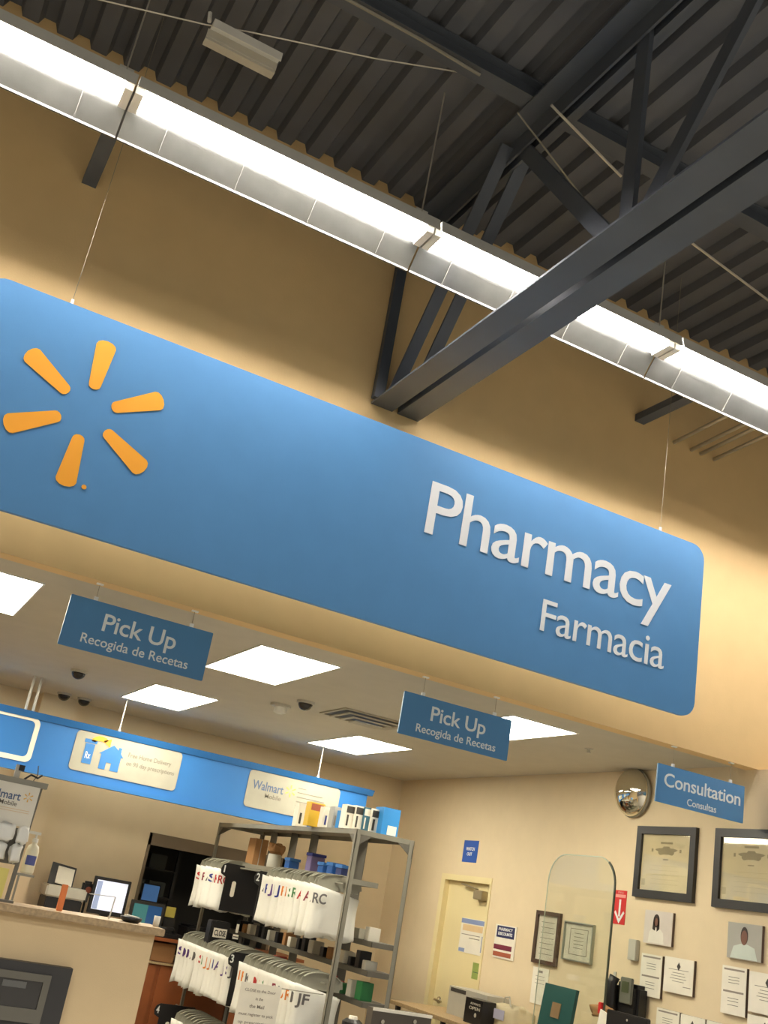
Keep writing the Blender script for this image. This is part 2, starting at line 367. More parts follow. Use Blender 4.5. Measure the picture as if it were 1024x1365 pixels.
# ------------------------------------------------------------------ counter banner
BN = 10.5
t = thing('blue_banner', 'long blue overhead banner with white picture panels hanging over the back counter', 'banner', (2.5, BN, 2.2))
FB = FRONT(BN)
MB().box(-1.5, 5.06, BN, BN+.06, 2.215, 2.70).build('banner_panel', BLUE2, t)
MB().prism([(BN-.015, 2.69), (BN-.05, 2.75), (BN+.11, 2.75), (BN+.075, 2.69)], lambda u, v, d: (d, u, v), -1.5, 5.115).build('top_rail', BLUE2, t)
MB().box(-1.5, 5.07, BN-.02, BN+.08, 2.20, 2.245).build('bottom_rail', BLUE2, t)
def bpanel(x0, x1, z0, z1): return plate(FB, x0, x1, z0, z1, 0, .008, .04).build('picture_panel', mat('banner_paper', (164, 161, 146), .6), t)
q = bpanel(1.885, 2.955, 2.31, 2.685)
o = -Vector(t.location)
def onb(mb, name, m): return mb.build(name, m, q)
HB = colour('picture_blue', (52, 118, 184))
FB2 = FRONT(BN-.008)
onb(MB().prism([(2.16, 2.37), (2.225, 2.37), (2.225, 2.44), (2.275, 2.44), (2.275, 2.37), (2.355, 2.37), (2.355, 2.51), (2.38, 2.51), (2.345, 2.545), (2.345, 2.60), (2.315, 2.60), (2.315, 2.572), (2.262, 2.612), (2.135, 2.51), (2.16, 2.51)], FB2, 0, .003), 'house_picture', HB)
onb(plate(FB2, 1.975, 2.095, 2.585, 2.62, 0, .003), 'bottle_cap_picture', HB)
onb(plate(FB2, 1.99, 2.08, 2.39, 2.578, 0, .003), 'bottle_picture', HB)
onb(text_mb('Rx', FRONT(BN-.011), 2.01, 2.06, 2.44, .06, 0, .002, .01), 'lettering', WHITE)
ar = [(2.08 + .09*math.cos(a), 2.605 + .065*math.sin(a)) for a in [PI - PI*.8*k/6 for k in range(7)]]
ar2 = [(2.08 + .05*math.cos(a), 2.60 + .022*math.sin(a)) for a in [PI*.2 + PI*.8*k/6 for k in range(7)]]
onb(MB().prism([(u+.045, v) for u, v in list(reversed(ar)) + list(reversed(ar2))], FB2, 0, .003).prism([(2.15, 2.63), (2.225, 2.58), (2.225, 2.665)], FB2, 0, .003), 'arrow_picture', ORANGE)
onb(text_mb('Free Home Delivery', FB2, 2.42, 2.86, 2.535, .042, 0, .002, .004), 'lettering', mat('pale_ink', (126, 120, 108), .7))
onb(text_mb('on 90 day prescriptions', FB2, 2.42, 2.91, 2.455, .04, 0, .002, .004), 'lettering', MATS['pale_ink'])
q = bpanel(3.69, 4.735, 2.315, 2.685)
onb(text_mb('Walmart', FB2, 3.745, 4.09, 2.505, .085, 0, .002, .012), 'lettering', mat('slate_ink', (88, 108, 140), .6))
for mb in spark(FB2, 4.17, 2.555, .062, 0, .002): onb(mb, 'spark_ray', mat('pale_orange_ink', (236, 190, 96), .6))
onb(text_mb('Mobile', FB2, 3.90, 4.08, 2.435, .045, 0, .002, .004), 'lettering', MATS['pale_ink'])
for k, (a, b) in enumerate(((4.25, 4.34), (4.25, 4.54), (4.25, 4.57), (4.25, 4.58), (4.25, 4.5))):
    onb(plate(FB2, a, b, 2.60-.045*k, 2.607-.045*k, 0, .002), 'small_print', MATS['pale_ink'])
# white outlined frame at the left end
fr = MB(); 
op = rrect(.3, 1.53, 2.285, 2.695, .06); ip = rrect(.34, 1.485, 2.33, 2.665, .045); nn = len(op)
vs = [FB(u, v, .008) for u, v in op] + [FB(u, v, .008) for u, v in ip] + [FB(u, v, 0) for u, v in op] + [FB(u, v, 0) for u, v in ip]
fs = []
for i in range(nn):
    j = (i+1) % nn; fs += [(i, j, nn+j, nn+i), (i, 2*nn+i, 2*nn+j, j), (nn+i, nn+j, 3*nn+j, 3*nn+i), (2*nn+i, 3*nn+i, 3*nn+j, 2*nn+j)]
fr.add(vs, fs).build('picture_border', PAPER, t)
for x in (2.28, 4.46):
    MB().tube([(x, BN+.03, 2.74), (x, BN+.03, CZ)], .006, 6).build('hanging_wire', HOUS, t)
    MB().lathe([(.014, 0), (.014, .025)], (x, BN+.03, 2.75), (0, 0, 1), 10).build('wire_foot', HOUS, t)
for x in (1.36, 1.43):
    MB().tube([(x, BN+.03, 2.74), (x, BN+.03, CZ)], .013, 8).build('hanging_rod', HOUS, t, smooth=True)

# ------------------------------------------------------------------ ceiling fittings
def dome(x, y, lab, r=.075):
    t = thing('security_camera', 'dark dome camera on the ceiling, ' + lab, 'camera', (x, y, CZ), 'dome cameras on the pharmacy ceiling')
    MB().lathe([(r, 0), (r, -.02), (r*.85, -.022)], (x, y, CZ), (0, 0, 1), 20).build('base_ring', LGREY, t)
    MB().lathe([(r*.82*math.cos(a), -.022-r*.75*math.sin(a)) for a in [PI/2*k/6 for k in range(7)]], (x, y, CZ), (0, 0, 1), 20).build('dome', LENSD, t, smooth=True)
dome(1.584, 9.53, 'below the left pick up sign'); dome(1.78, 11.2, 'left of the pair near the back wall'); dome(2.0, 11.25, 'right of the pair near the back wall'); dome(3.226, 8.17, 'right of the smoke detector under the largest panel')
t = thing('smoke_detector', 'white smoke detector on the ceiling beside a dome camera', 'detector', (3.18, 8.62, CZ))
MB().lathe([(.09, 0), (.09, -.02), (.06, -.025)], (3.18, 8.62, CZ)).build('base_plate', LGREY, t)
MB().lathe([(.055, -.025), (.055, -.07), (.03, -.08)], (3.18, 8.62, CZ)).build('sensor_head', HOUS, t)
t = thing('air_vent', 'rectangular ceiling air vent left of the middle pick up sign', 'vent', (3.9, 8.2, CZ))
vx0, vx1, vy0, vy1 = 3.50, 4.16, 7.96, 8.50
for k, e in enumerate((.0, .07, .14)):
    a0, a1, b0, b1 = vx0+e, vx1-e, vy0+e, vy1-e; zt = CZ-.002-.016*k; th = .028
    fr = MB()
    for (p0, p1, q0, q1) in ((a0, a1, b0, b0+th), (a0, a1, b1-th, b1), (a0, a0+th, b0+th, b1-th), (a1-th, a1, b0+th, b1-th)): fr.box(p0, p1, q0, q1, zt-.01, zt)
    fr.build('louver_ring', mat('vent_grey', (176, 168, 146), .5), t)
MB().box(vx0+.03, vx1-.03, vy0+.03, vy1-.03, CZ-.0025, CZ).build('vent_shade_sheet', BLACK, t)  # black sheet paints the shade between the louvers; the ceiling is closed behind
MB().box(vx0+.20, vx1-.20, vy0+.20, vy1-.20, CZ-.06, CZ-.05).build('centre_plate', MATS['vent_grey'], t)
t = thing('sprinkler', 'small ceiling sprinkler head right of the middle pick up sign', 'sprinkler', (5.275, 7.0, CZ))
MB().lathe([(.035, 0), (.035, -.006), (.012, -.008), (.012, -.03), (.02, -.032), (.02, -.036)], (5.275, 7.0, CZ)).build('sprinkler_head', LGREY, t)

# ------------------------------------------------------------------ front half wall and its things
struct('trim_3', MB().box(-2, 1.80, 6.10, 6.22, 0, 1.245).box(.2, .21, 6.09, 6.10, .2, .21), HALFW).name = 'wall_counter'
top('countertop', MB().box(-2, 1.835, 6.04, 6.36, 1.246, 1.284), TOPW, 'speckled tan countertop ledge on the low tan wall at lower left', 'countertop', bevel=.004)
t = thing('wall_monitor', 'dark monitor in a black housing on the low tan wall, bottom left corner', 'monitor', (.9, 6.098, .6))
FH = FRONT(6.098)
x0, x1, z0, z1 = .35, 1.388, .44, 1.026
MB().box(x0, x1, 6.03, 6.098, z0, z1).build('housing', DKGREY, t)
w = .035
fr = MB(); a0, a1, b0, b1 = .50, 1.285, .78, .98
fr.box(a0, a1, 6.012, 6.03, b1-w, b1).box(a0, a1, 6.012, 6.03, b0-.03, b0+w).box(a0, a0+w, 6.012, 6.03, b0+w, b1-w).box(a1-w, a1, 6.012, 6.03, b0+w, b1-w)
fr.build('bezel', MIDGREY, t)
MB().box(a0+w, a1-w, 6.022, 6.03, b0+w, b1-w).build('screen', mat('dark_screen', (52, 50, 48), .2), t)
MB().box(1.05, 1.17, 6.019, 6.022, .905, .935).build('screen_window', mat('dim_window', (96, 96, 92), .3), t)

# bag carousel at the left edge, standing on the ledge
t = thing('display_rack', 'metal counter display rack with a white sign at the left edge, standing on the ledge', 'display rack', (.8, 6.2, 1.284))
MB().bar((.985, 6.2, 1.284), (1.0, 6.2, 1.90), .02, .02).build('post', GALVD, t)
MB().bar((.35, 6.2, 1.284), (.35, 6.2, 1.90), .02, .02).build('post', GALVD, t)
MB().box(.33, 1.02, 6.17, 6.23, 1.284, 1.296).build('base_plate', GALVD, t)
MB().box(.33, 1.03, 6.17, 6.23, 1.885, 1.915).build('top_rail', GALV, t)
MB().box(.35, .985, 6.185, 6.19, 1.475, 1.66).build('grille', GALVD, t)
MB().box(.36, .995, 6.172, 6.184, 1.67, 1.885).build('sign_panel', PAPER, t)
FR_ = FRONT(6.172)
text_mb('Walmart', FR_, .70, .905, 1.800, .042, 0, .002, .012).build('lettering', MATS['slate_ink'], t)
text_mb('Mobile', FR_, .80, .895, 1.768, .024, 0, .002, .004).build('lettering', MATS['pale_ink'], t)
for mb in spark(FR_, .945, 1.825, .026, 0, .002): mb.build('spark_ray', MATS['pale_orange_ink'], t)
for z in (1.752, 1.740): plate(FR_, .5, .97, z, z+.0025, 0, .002).build('rule_line', mat('peach_ink', (226, 196, 150), .7), t)
MB().box(.84, .87, 6.19, 6.21, 1.915, 1.985).build('clip_stem', LGREY, t)
MB().box(.855, .885, 6.18, 6.20, 1.955, 1.985).build('clip_head', BLACK, t)
MB().tube([(.90, 6.2, 1.915), (.93, 6.2, 1.945), (.97, 6.2, 1.935), (.99, 6.2, 1.955)], .006, 6).build('cable', BLACK, t)
MB().tube([(.95, 6.2, 1.915), (.965, 6.2, 1.95), (.955, 6.2, 2.0)], .003, 6).build('wire', GALVD, t)
def crumple(cx, cy, cz, rx, ry, rz, seed):
    rnd = random.Random(seed); mb = MB(); nu, nv = 14, 10; vs = []
    ph = [rnd.random()*6 for _ in range(6)]
    for j in range(nv+1):
        v = PI*j/nv
        for i in range(nu):
            u = 2*PI*i/nu
            k = 1 + .13*math.sin(3*u+ph[0]+2*v) + .10*math.sin(5*v+ph[1]+u) + .10*math.sin(7*u+ph[2]) + rnd.uniform(-.08, .08)
            e = .55
            sg = lambda q: math.copysign(abs(q)**e, q)
            vs.append((cx+rx*k*sg(math.cos(u))*math.sin(v)**.6, cy+ry*k*sg(math.sin(u))*math.sin(v)**.6, cz+rz*k*sg(math.cos(v))))
    fs = [(j*nu+i, j*nu+(i+1) % nu, (j+1)*nu+(i+1) % nu, (j+1)*nu+i) for j in range(nv) for i in range(nu)]
    mb.add(vs, fs); return mb
rowlab = {0: 'upper row', 1: 'lower row'}; collab = ['leftmost', 'middle', 'rightmost']
for j, zc in enumerate((1.628, 1.532)):
    for i, xc in enumerate((.76, .868, .965)):
        top('crumpled_bag', crumple(xc - .012*j, 6.145, zc, .048 if i < 2 else .03, .03, .043, 10*j+i), BAG,
            'crumpled white plastic bag on the counter rack, %s of the %s' % (collab[i], rowlab[j]), 'bag', 'crumpled bags on the counter rack', smooth=True)
top('yellow_card', MB().box(.72, .955, 6.19, 6.20, 1.30, 1.45), colour('pale_yellow', (226, 214, 120)), 'pale yellow card at the foot of the counter rack, left edge', 'card')
bx, by_ = 1.06, 6.27
t = thing('pump_bottle', 'white pump bottle with a blue label hooked beside the counter rack', 'bottle', (bx, by_, 1.435))
MB().lathe([(.032, 0), (.036, .01), (.036, .12), (.028, .145), (.014, .155), (.014, .165)], (bx, by_, 1.44)).build('bottle_body', mat('milky_plastic', (226, 218, 190), .35), t, smooth=True)
MB().lathe([(.016, .165), (.016, .185), (.006, .186), (.006, .205)], (bx, by_, 1.44)).build('pump_collar', HOUS, t)
MB().box(bx-.045, bx+.02, by_-.012, by_+.012, 1.645, 1.66).build('pump_head', HOUS, t)
lb = MB()
for k in range(6):
    a0, a1 = -PI/2 - .8 + 1.6*k/6, -PI/2 - .8 + 1.6*(k+1)/6
    lb.add([(bx+.0368*math.cos(a), by_+.0368*math.sin(a), z) for a, z in ((a0, 1.485), (a1, 1.485), (a1, 1.535), (a0, 1.535))], [(0, 1, 2, 3)])
lb.build('label', colour('label_blue', (82, 90, 150)), t)
t2 = thing('bottle_bracket', 'small pale wire bracket holding the white pump bottle', 'bracket', (bx, 6.2, 1.42))
MB().box(1.0, 1.10, 6.232, 6.31, 1.425, 1.437).build('shelf', GALV, t2)
MB().bar((1.02, 6.24, 1.284), (1.02, 6.24, 1.425), .01, .01).build('stand', GALV, t2)

# receipt pen stand, card holder and wooden tag on the ledge
p0 = on(1, 79, 1212, 6.2)
top('orange_tag', MB().box(p0.x-.016, p0.x+.016, 6.19, 6.215, 1.284, 1.42), colour('orange_plastic', (226, 130, 70)), 'upright orange tag on the ledge in front of the printer', 'tag', bevel=.003)
p0 = on(1, 146, 1221, 6.2)
t = thing('pen_holder', 'clear pen arm with a thin horizontal wire standing on the ledge before the monitor', 'holder', (p0.x, 6.2, 1.284))
MB().tube([(p0.x, 6.2, 1.284), (p0.x+.008, 6.2, 1.40)], .004, 6).build('post', HOUS, t)
MB().tube([(p0.x+.008, 6.2, 1.40), (p0.x-.14, 6.2, 1.395)], .0025, 6).build('arm', HOUS, t)
p0 = on(1, 173, 1232, 6.2)
t = thing('card_terminal', 'black dish with white slips on the ledge, beside the white cup', 'tray', (p0.x, 6.2, 1.284))
MB().lathe([(.04, 0), (.058, .012), (.062, .028), (.056, .028), (.05, .016), (.0, .014)], (p0.x, 6.2, 1.284)).build('dish', BLACK, t, smooth=True)
MB().bar((p0.x-.035, 6.19, 1.319), (p0.x+.035, 6.19, 1.315), .06, .006).build('paper_slip', PAPER, t)
t.name = 'slip_tray'
p0 = on(1, 207, 1236, 6.2)
top('white_cup', MB().lathe([(.017, 0), (.019, .055), (.016, .055), (.014, .004)], (p0.x, 6.2, 1.284), n=16), PAPER, 'small white cup at the right end of the ledge', 'cup', smooth=True)

# ------------------------------------------------------------------ back counter
top('back_counter', MB().box(-1.9, 4.9, 11.0, BY-.002, .915, .945).box(-1.9, 2.55, 11.02, BY-.002, 0, .915), WOOD, 'brown wooden back counter along the far wall', 'counter')
t = thing('wooden_cabinet', 'orange brown wooden cabinet behind the hanging bags, right of the tan wall', 'cabinet', (3.2, 11.0, 0))
MB().box(2.6, 4.9, 11.04, BY-.002, 0, .70).build('cabinet_body', WOOD, t)
for k in range(3):
    d = MB().box(2.62+k*.76, 3.34+k*.76, 11.02, 11.038, .05, .69).build('door', WOOD, t)
MB().box(2.6, 4.9, 11.0, 11.04, .70, .72).build('cabinet_top', TOPW, t)
top('storage_bin', MB().box(2.72, 3.25, 11.08, 11.5, .72, .90), BLACK, 'black bin on the cabinet under the back counter, beside the tan wall end', 'bin', bevel=.01)
top('storage_box', MB().box(3.28, 3.52, 11.10, 11.5, .72, .89), CARD, 'tan box under the back counter, right of the black bin', 'box', bevel=.005)
# printer
py = 11.2
a = on(1, 58, 1208, py); b = on(1, 106, 1218, py); cz = .945
px0, px1 = a.x, b.x
t = thing('printer', 'black and white office printer with a paper tray on the back counter, far left', 'printer', ((px0+px1)/2, py, cz))
MB().box(px0, px1, 11.2, 11.55, cz, cz+.20).build('body', BLACK, t, bevel=.01)
MB().box(px0-.02, px1+.02, 11.18, 11.52, cz+.20, cz+.31).build('lid', LGREY, t, bevel=.015)
MB().bar((px0+.13, 11.35, cz+.30), (px0+.15, 11.45, cz+.50), .25, .02, (0, 1, 0)).build('paper_support', DKGREY, t)
MB().bar((px0+.155, 11.325, cz+.32), (px0+.17, 11.42, cz+.48), .17, .008, (0, 1, 0)).build('paper_stack', PAPER, t)
MB().box(px1+.02, px1+.05, 11.22, 11.26, cz+.2, cz+.28).build('side_tab', DKGREY, t)
# card reader with red face
a = on(1, 117, 1186, 11.3)
t = thing('small_speaker', 'little brown webcam on a stalk beside the white-screened monitor', 'webcam', (a.x, 11.3, cz))
t.name = 'desk_webcam'
MB().lathe([(.07, 0), (.06, .015), (.012, .02), (.012, a.z-cz-.04)], (a.x, 11.3, cz)).build('stand', BLACK, t)
MB().box(a.x-.065, a.x+.045, 11.27, 11.33, a.z-.07, a.z+.08).build('head', BLACK, t, bevel=.02)
MB().lathe([(.03, 0), (.03, .006)], (a.x, 11.27, a.z), (0, -1, 0)).build('lens', colour('rust_lens', (140, 70, 48)), t)
# monitors on the back counter
def monitor(c1, c2, c3, Y, scr, name_l, extra=None, bez=BLACK, w=.03, stand_z=.945):
    a = on(1, *c1, Y); b = on(1, *c2, Y); c = on(1, *c3, Y)      # top-left, top-right, bottom
    x0, x1, z1, z0 = a.x, b.x, (a.z+b.z)/2, c.z
    t = thing('monitor', name_l, 'monitor', ((x0+x1)/2, Y, stand_z))
    MB().box(x0, x1, Y, Y+.04, z0, z1).build('case', bez, t, bevel=.004)
    MB().box(x0+w, x1-w, Y-.004, Y, z0+w+.01, z1-w).build('screen', scr, t)
    MB().box((x0+x1)/2-.04, (x0+x1)/2+.04, Y+.04, Y+.08, stand_z, z0+.15).build('neck', bez, t)
    MB().box((x0+x1)/2-.12, (x0+x1)/2+.12, Y-.06, Y+.14, stand_z, stand_z+.012).build('foot', bez, t)
    return t, x0, x1, z0, z1
t, x0, x1, z0, z1 = monitor((128, 1167), (176, 1176), (165, 1224), 11.15, mat('white_screen', (220, 222, 232), .2, emit=(214, 218, 236), es=.55), 'black monitor with a white screen on the back counter')
MB().box(x0+.035, x0+.085, 11.142, 11.146, z0+.045, z1-.04).build('screen_sidebar', mat('bluish_panel', (150, 164, 196), .3, emit=(150, 164, 196), es=.4), t)
t, x0, x1, z0, z1 = monitor((177, 1198), (221, 1207), (205, 1245), 11.1, mat('teal_screen', (60, 110, 112), .2, emit=(70, 128, 128), es=.3), 'grey monitor with a teal and blue screen, in front of the dark opening', bez=DKGREY)
MB().box((x0+x1)/2, x1-.03, 11.092, 11.096, z0+.04, z1-.03).build('screen_half', mat('blue_screen', (44, 80, 120), .2, emit=(44, 80, 130), es=.3), t)
# things on the counter in front of the dark opening
a = on(1, 228, 1222, 11.2)
t = thing('yellow_notepad', 'pad of yellow notes stuck on a dark desk device beside the teal monitor', 'notepad', (a.x, 11.2, cz))
MB().box(a.x-.05, a.x+.05, 11.25, 11.26, a.z-.01, a.z+.09).build('notes', colour('note_yellow', (206, 190, 90)), t)
MB().bar((a.x+.02, 11.28, cz), (a.x, 11.28, a.z+.08), .12, .03, (0, 1, 0)).build('backing', DKGREY, t)
t = thing('desk_phone', 'black desk telephone lying on the back counter beside the teal monitor', 'telephone', (a.x-.02, 11.15, cz))
MB().box(a.x-.18, a.x+.12, 11.05, 11.22, cz, cz+.05).build('base', BLACK, t, bevel=.01)
MB().tube([(a.x-.17, 11.1, cz+.05), (a.x-.15, 11.1, cz+.085), (a.x+.02, 11.1, cz+.085), (a.x+.04, 11.1, cz+.05)], .02, 8).build('handset', BLACK, t, smooth=True)
a = on(1, 247, 1252, 11.1)
top('paper_slip', MB().box(a.x-.06, a.x+.14, 11.04, 11.2, cz, cz+.012), PAPER, 'white papers on the counter edge behind the left bags', 'paper')
top('black_case', MB().box(a.x+.05, a.x+.5, 11.25, 11.6, cz, cz+.14), BLACK, 'black box on the counter inside the dark opening', 'box', bevel=.02)
# dark room beyond the opening: a rack with equipment and a blue screen
t = thing('dark_rack', 'dark shelf rack with equipment in the room beyond the opening', 'rack', (3.6, 12.8, 0))
for x in (3.2, 3.85): MB().bar((x, 12.8, 0), (x, 12.8, 2.3), .04, .04).build('post', DKGREY, t)
for z in (.9, 1.25, 1.55, 1.85): MB().box(3.18, 3.87, 12.7, 13.1, z, z+.02).build('shelf', DKGREY, t)
for k, (x, z) in enumerate(((3.3, 1.87), (3.5, 1.57), (3.3, 1.27), (3.55, 1.27))):
    top('equipment_box', MB().box(x, x+.2, 12.75, 13.0, z, z+.16), mat('equipment_grey', (90, 96, 92), .5), 'grey equipment box on the dark rack beyond the opening, %s' % ('highest', 'on the second shelf', 'on the third shelf at left', 'on the third shelf at right')[k], 'box', bevel=.006)
t, x0, x1, z0, z1 = monitor((192, 1176), (215, 1181), (206, 1205), 12.3, mat('blue_glow_screen', (60, 100, 160), .3, emit=(84, 128, 180), es=.3), 'small blue-lit screen in the dark room beyond the opening', bez=DKGREY, w=.012, stand_z=.92)
top('dark_table', MB().box(3.05, 4.9, 11.9, 12.6, .88, .92).box(3.1, 3.15, 12.0, 12.05, 0, .88).box(4.7, 4.75, 12.0, 12.05, 0, .88).box(3.1, 3.15, 12.5, 12.55, 0, .88).box(4.7, 4.75, 12.5, 12.55, 0, .88), DKGREY, 'dark table in the room beyond the opening', 'table')

# ------------------------------------------------------------------ metal shelving
SX0, SX1, SY0, SY1, ST = 3.635, 4.15, 7.62, 10.95, 2.13
t = thing('metal_shelving', 'tall grey metal shelving unit holding the hanging prescription bags', 'shelving', ((SX0+SX1)/2, (SY0+SY1)/2, 0))
def post(x, y, sx, sy, w=.038, m=GALV):
    MB().box(x, x+sx*w, y, y+sy*.004, 0, ST).box(x, x+sx*.004, y, y+sy*w, 0, ST).build('post', m, t)
post(SX0, SY0, 1, 1); post(SX0, SY1, 1, -1)
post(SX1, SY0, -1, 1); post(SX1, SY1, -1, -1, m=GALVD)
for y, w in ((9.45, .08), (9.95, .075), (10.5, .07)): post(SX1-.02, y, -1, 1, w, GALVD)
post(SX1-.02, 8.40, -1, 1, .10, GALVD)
def shelf(z, x0=SX0, x1=SX1, y0=SY0, y1=SY1, m=GALV):
    h = .038; x0 += .0045; x1 -= .0045; y0 += .0045; y1 -= .0045
    MB().box(x0, x1, y0, y1, z-.004, z).box(x0, x1, y0, y0+.003, z-h, z-.004).box(x0, x1, y1-.003, y1, z-h, z-.004).box(x0, x0+.003, y0, y1, z-h, z-.004).box(x1-.003, x1, y0, y1, z-h, z-.004).build('shelf', m, t)
shelf(ST); shelf(1.765, x1=3.9); shelf(.62); shelf(.2)
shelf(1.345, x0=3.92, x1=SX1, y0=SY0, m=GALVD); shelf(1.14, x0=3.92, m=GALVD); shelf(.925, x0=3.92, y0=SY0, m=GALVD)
# gusset plates under the top shelf
for (x, y, sx, sy) in ((SX0, SY0, 1, 1), (SX1, SY0, -1, 1), (SX0, SY1, 1, -1)):
    MB().prism([(0, 0), (.14*sx, 0), (0, -.10)] if sx > 0 else [(0, 0), (0, -.10), (.14*sx, 0)], lambda u, v, d: (x+u, y+sy*(.006+d), ST-.04+v), 0, .003).build('gusset', GALVD, t)
    MB().prism([(0, 0), (.14*sy, 0), (0, -.10)], lambda u, v, d: (x+sx*(.006+d), y+u, ST-.04+v), 0, .003).build('gusset', GALVD, t)
# hanging rods for the bags
RODS = [(1.705, SY0, SY1), (1.0, SY0, SY1), (.36, SY0, SY1)]
for z, y0, y1 in RODS: MB().tube([(3.60, y0+.005, z+.01), (3.60, y1-.005, z+.01)], .008, 8).build('rod', GALV, t)

COLS = {'red': colour('letter_red', (190, 48, 44)), 'blue': colour('letter_blue', (56, 64, 140)), 'green': colour('letter_green', (84, 140, 88)), 'orange': colour('letter_orange', (222, 132, 52)),
        'purple': colour('letter_purple', (96, 66, 130)), 'grey': colour('letter_grey', (110, 106, 104)), 'maroon': colour('letter_maroon', (140, 52, 66))}
ORD = 'first second third fourth fifth sixth seventh eighth ninth tenth eleventh twelfth thirteenth fourteenth fifteenth sixteenth seventeenth eighteenth nineteenth twentieth'.split() + ['twenty-'+w for w in 'first second third fourth fifth sixth seventh eighth ninth'.split()]
def bag_mesh(seed, W=.40, Hh=.37):
    rnd = random.Random(seed); mb = MB(); nu, nv = 8, 10; ph = rnd.random()*6
    def pt(i, j, s):
        u = i/nu; v = j/nv
        wd = W*(1-.05*math.sin(v*PI)) ; x = (u-.5)*wd
        z = -v*Hh*(1 + (.05*math.sin(u*9+ph) + rnd.uniform(-.02, .02) if j == nv else 0)) - .07*u*(1-v)**3
        th = .012 + .022*math.sin(PI*min(1, v*.8+.15))*(.5+.5*math.sin(PI*u)) + .006*math.sin(5*u+ph+3*v)
        if i in (0, nu): th = .002
        return (x, s*th + .006*math.sin(6*u+ph+4*v), z)
    vs = [pt(i, j, s) for s in (-1, 1) for j in range(nv+1) for i in range(nu+1)]
    N = (nu+1)*(nv+1); fs = []
    for s in (0, 1):
        for j in range(nv):
            for i in range(nu):
                a = s*N + j*(nu+1)+i; q = (a, a+1, a+nu+2, a+nu+1); fs.append(q if s == 0 else tuple(reversed(q)))
    for i in range(nu):
        fs.append((i, N+i, N+i+1, i+1)); b0 = nv*(nu+1)+i; fs.append((b0, b0+1, N+b0+1, N+b0))
    for j in range(nv):
        a = j*(nu+1); fs.append((a, a+nu+1, N+a+nu+1, N+a)); a = a+nu; fs.append((a, N+a, N+a+nu+1, a+nu+1))
    mb.add(vs, fs); return mb
def hanger_mesh(W=.40):
    mb = MB(); prof = []
    for k in range(9):
        a = PI*k/8; prof.append((-.5*W*math.cos(a)*.86+.02, .095*math.sin(a)**.6))
    for k in range(8):
        a, b = prof[k], prof[k+1]; mb.bar((a[0], 0, a[1]-.005), (b[0], 0, b[1]-.005), .028, .006)
    mb.prism([(-.18, -.03), (.18, -.03)] + [(u*.95, v*.9) for u, v in reversed(prof)], lambda u, v, d: (u, d, v), -.002, .002)
    return mb
proto = {}
for s in range(4): proto[s] = bag_mesh(s)
def text_small(ch, x0, z0, w, h, y): return text_mb(ch, lambda u, v, d: (u, y-d, v), x0, x0+w, z0, h, 0, .002, .02)
BASE = {}
def make_bag(s, ch, cn):
    key = (s, ch, cn)
    if key not in BASE:
        t0 = thing('prescription_bag', '', 'bag'); b = proto[s].build('pouch', BAG, t0, smooth=True)
        hgr = hanger_mesh().build('hanger', HANG, t0)
        lt = text_small(ch, -.195, -.135, .11, .07, -.046).build('lettering', COLS[cn], t0)
        BASE[key] = [b.data, hgr.data, lt.data, False, t0]
        return t0
    t0 = BASE[key][4].copy(); C.objects.link(t0)
    for ch_ in list(BASE[key][4].children):
        c = ch_.copy(); C.objects.link(c); c.parent = t0
    return t0
def bag_row(y_near, n, step, z, xc, cols, where, group, seed):
    rnd = random.Random(seed)
    for k in range(n):
        cn = cols[k % len(cols)]; ch = rnd.choice(['MS', 'RC', 'KN', 'AB', 'JF', 'SJ'])
        b = make_bag(rnd.randrange(4), ch, cn)
        b.location = (xc + rnd.uniform(-.012, .012), y_near + k*step + rnd.uniform(-.006, .006), z)
        b.rotation_euler = (rnd.uniform(-.03, .03), rnd.uniform(-.02, .02), rnd.uniform(-.10, .10))
        b['label'] = 'white bag with %s lettering, %s from near end, %s' % (cn, ORD[k], where); b['category'] = 'bag'; b['group'] = group
bag_row(7.76, 14, .085, 1.685, 3.62, ['grey', 'grey', 'maroon', 'maroon', 'red', 'green', 'green', 'orange', 'orange', 'blue', 'blue', 'purple', 'blue'], 'upper row right of tab 2', 'hanging bags right of tab 2', 3)
bag_row(10.02, 9, .085, 1.685, 3.62, ['red', 'red', 'grey', 'blue', 'grey', 'red', 'maroon', 'red'], 'upper row left of tab 1', 'hanging bags left of tab 1', 4)
bag_row(7.70, 15, .085, .985, 3.58, ['grey', 'grey', 'orange', 'orange', 'grey', 'maroon', 'red', 'maroon', 'green', 'orange', 'red'], 'middle row right of tab 3', 'hanging bags right of tab 3', 5)
bag_row(9.16, 17, .092, .985, 3.58, ['grey', 'purple', 'purple', 'grey', 'purple', 'blue', 'orange', 'orange', 'green', 'red', 'red', 'grey'], 'middle row left of tab 3', 'hanging bags left of tab 3', 6)
bag_row(8.7, 17, .10, .33, 3.56, ['red', 'orange', 'blue', 'red'], 'bottom row right of tab 4', 'hanging bags right of tab 4', 8)

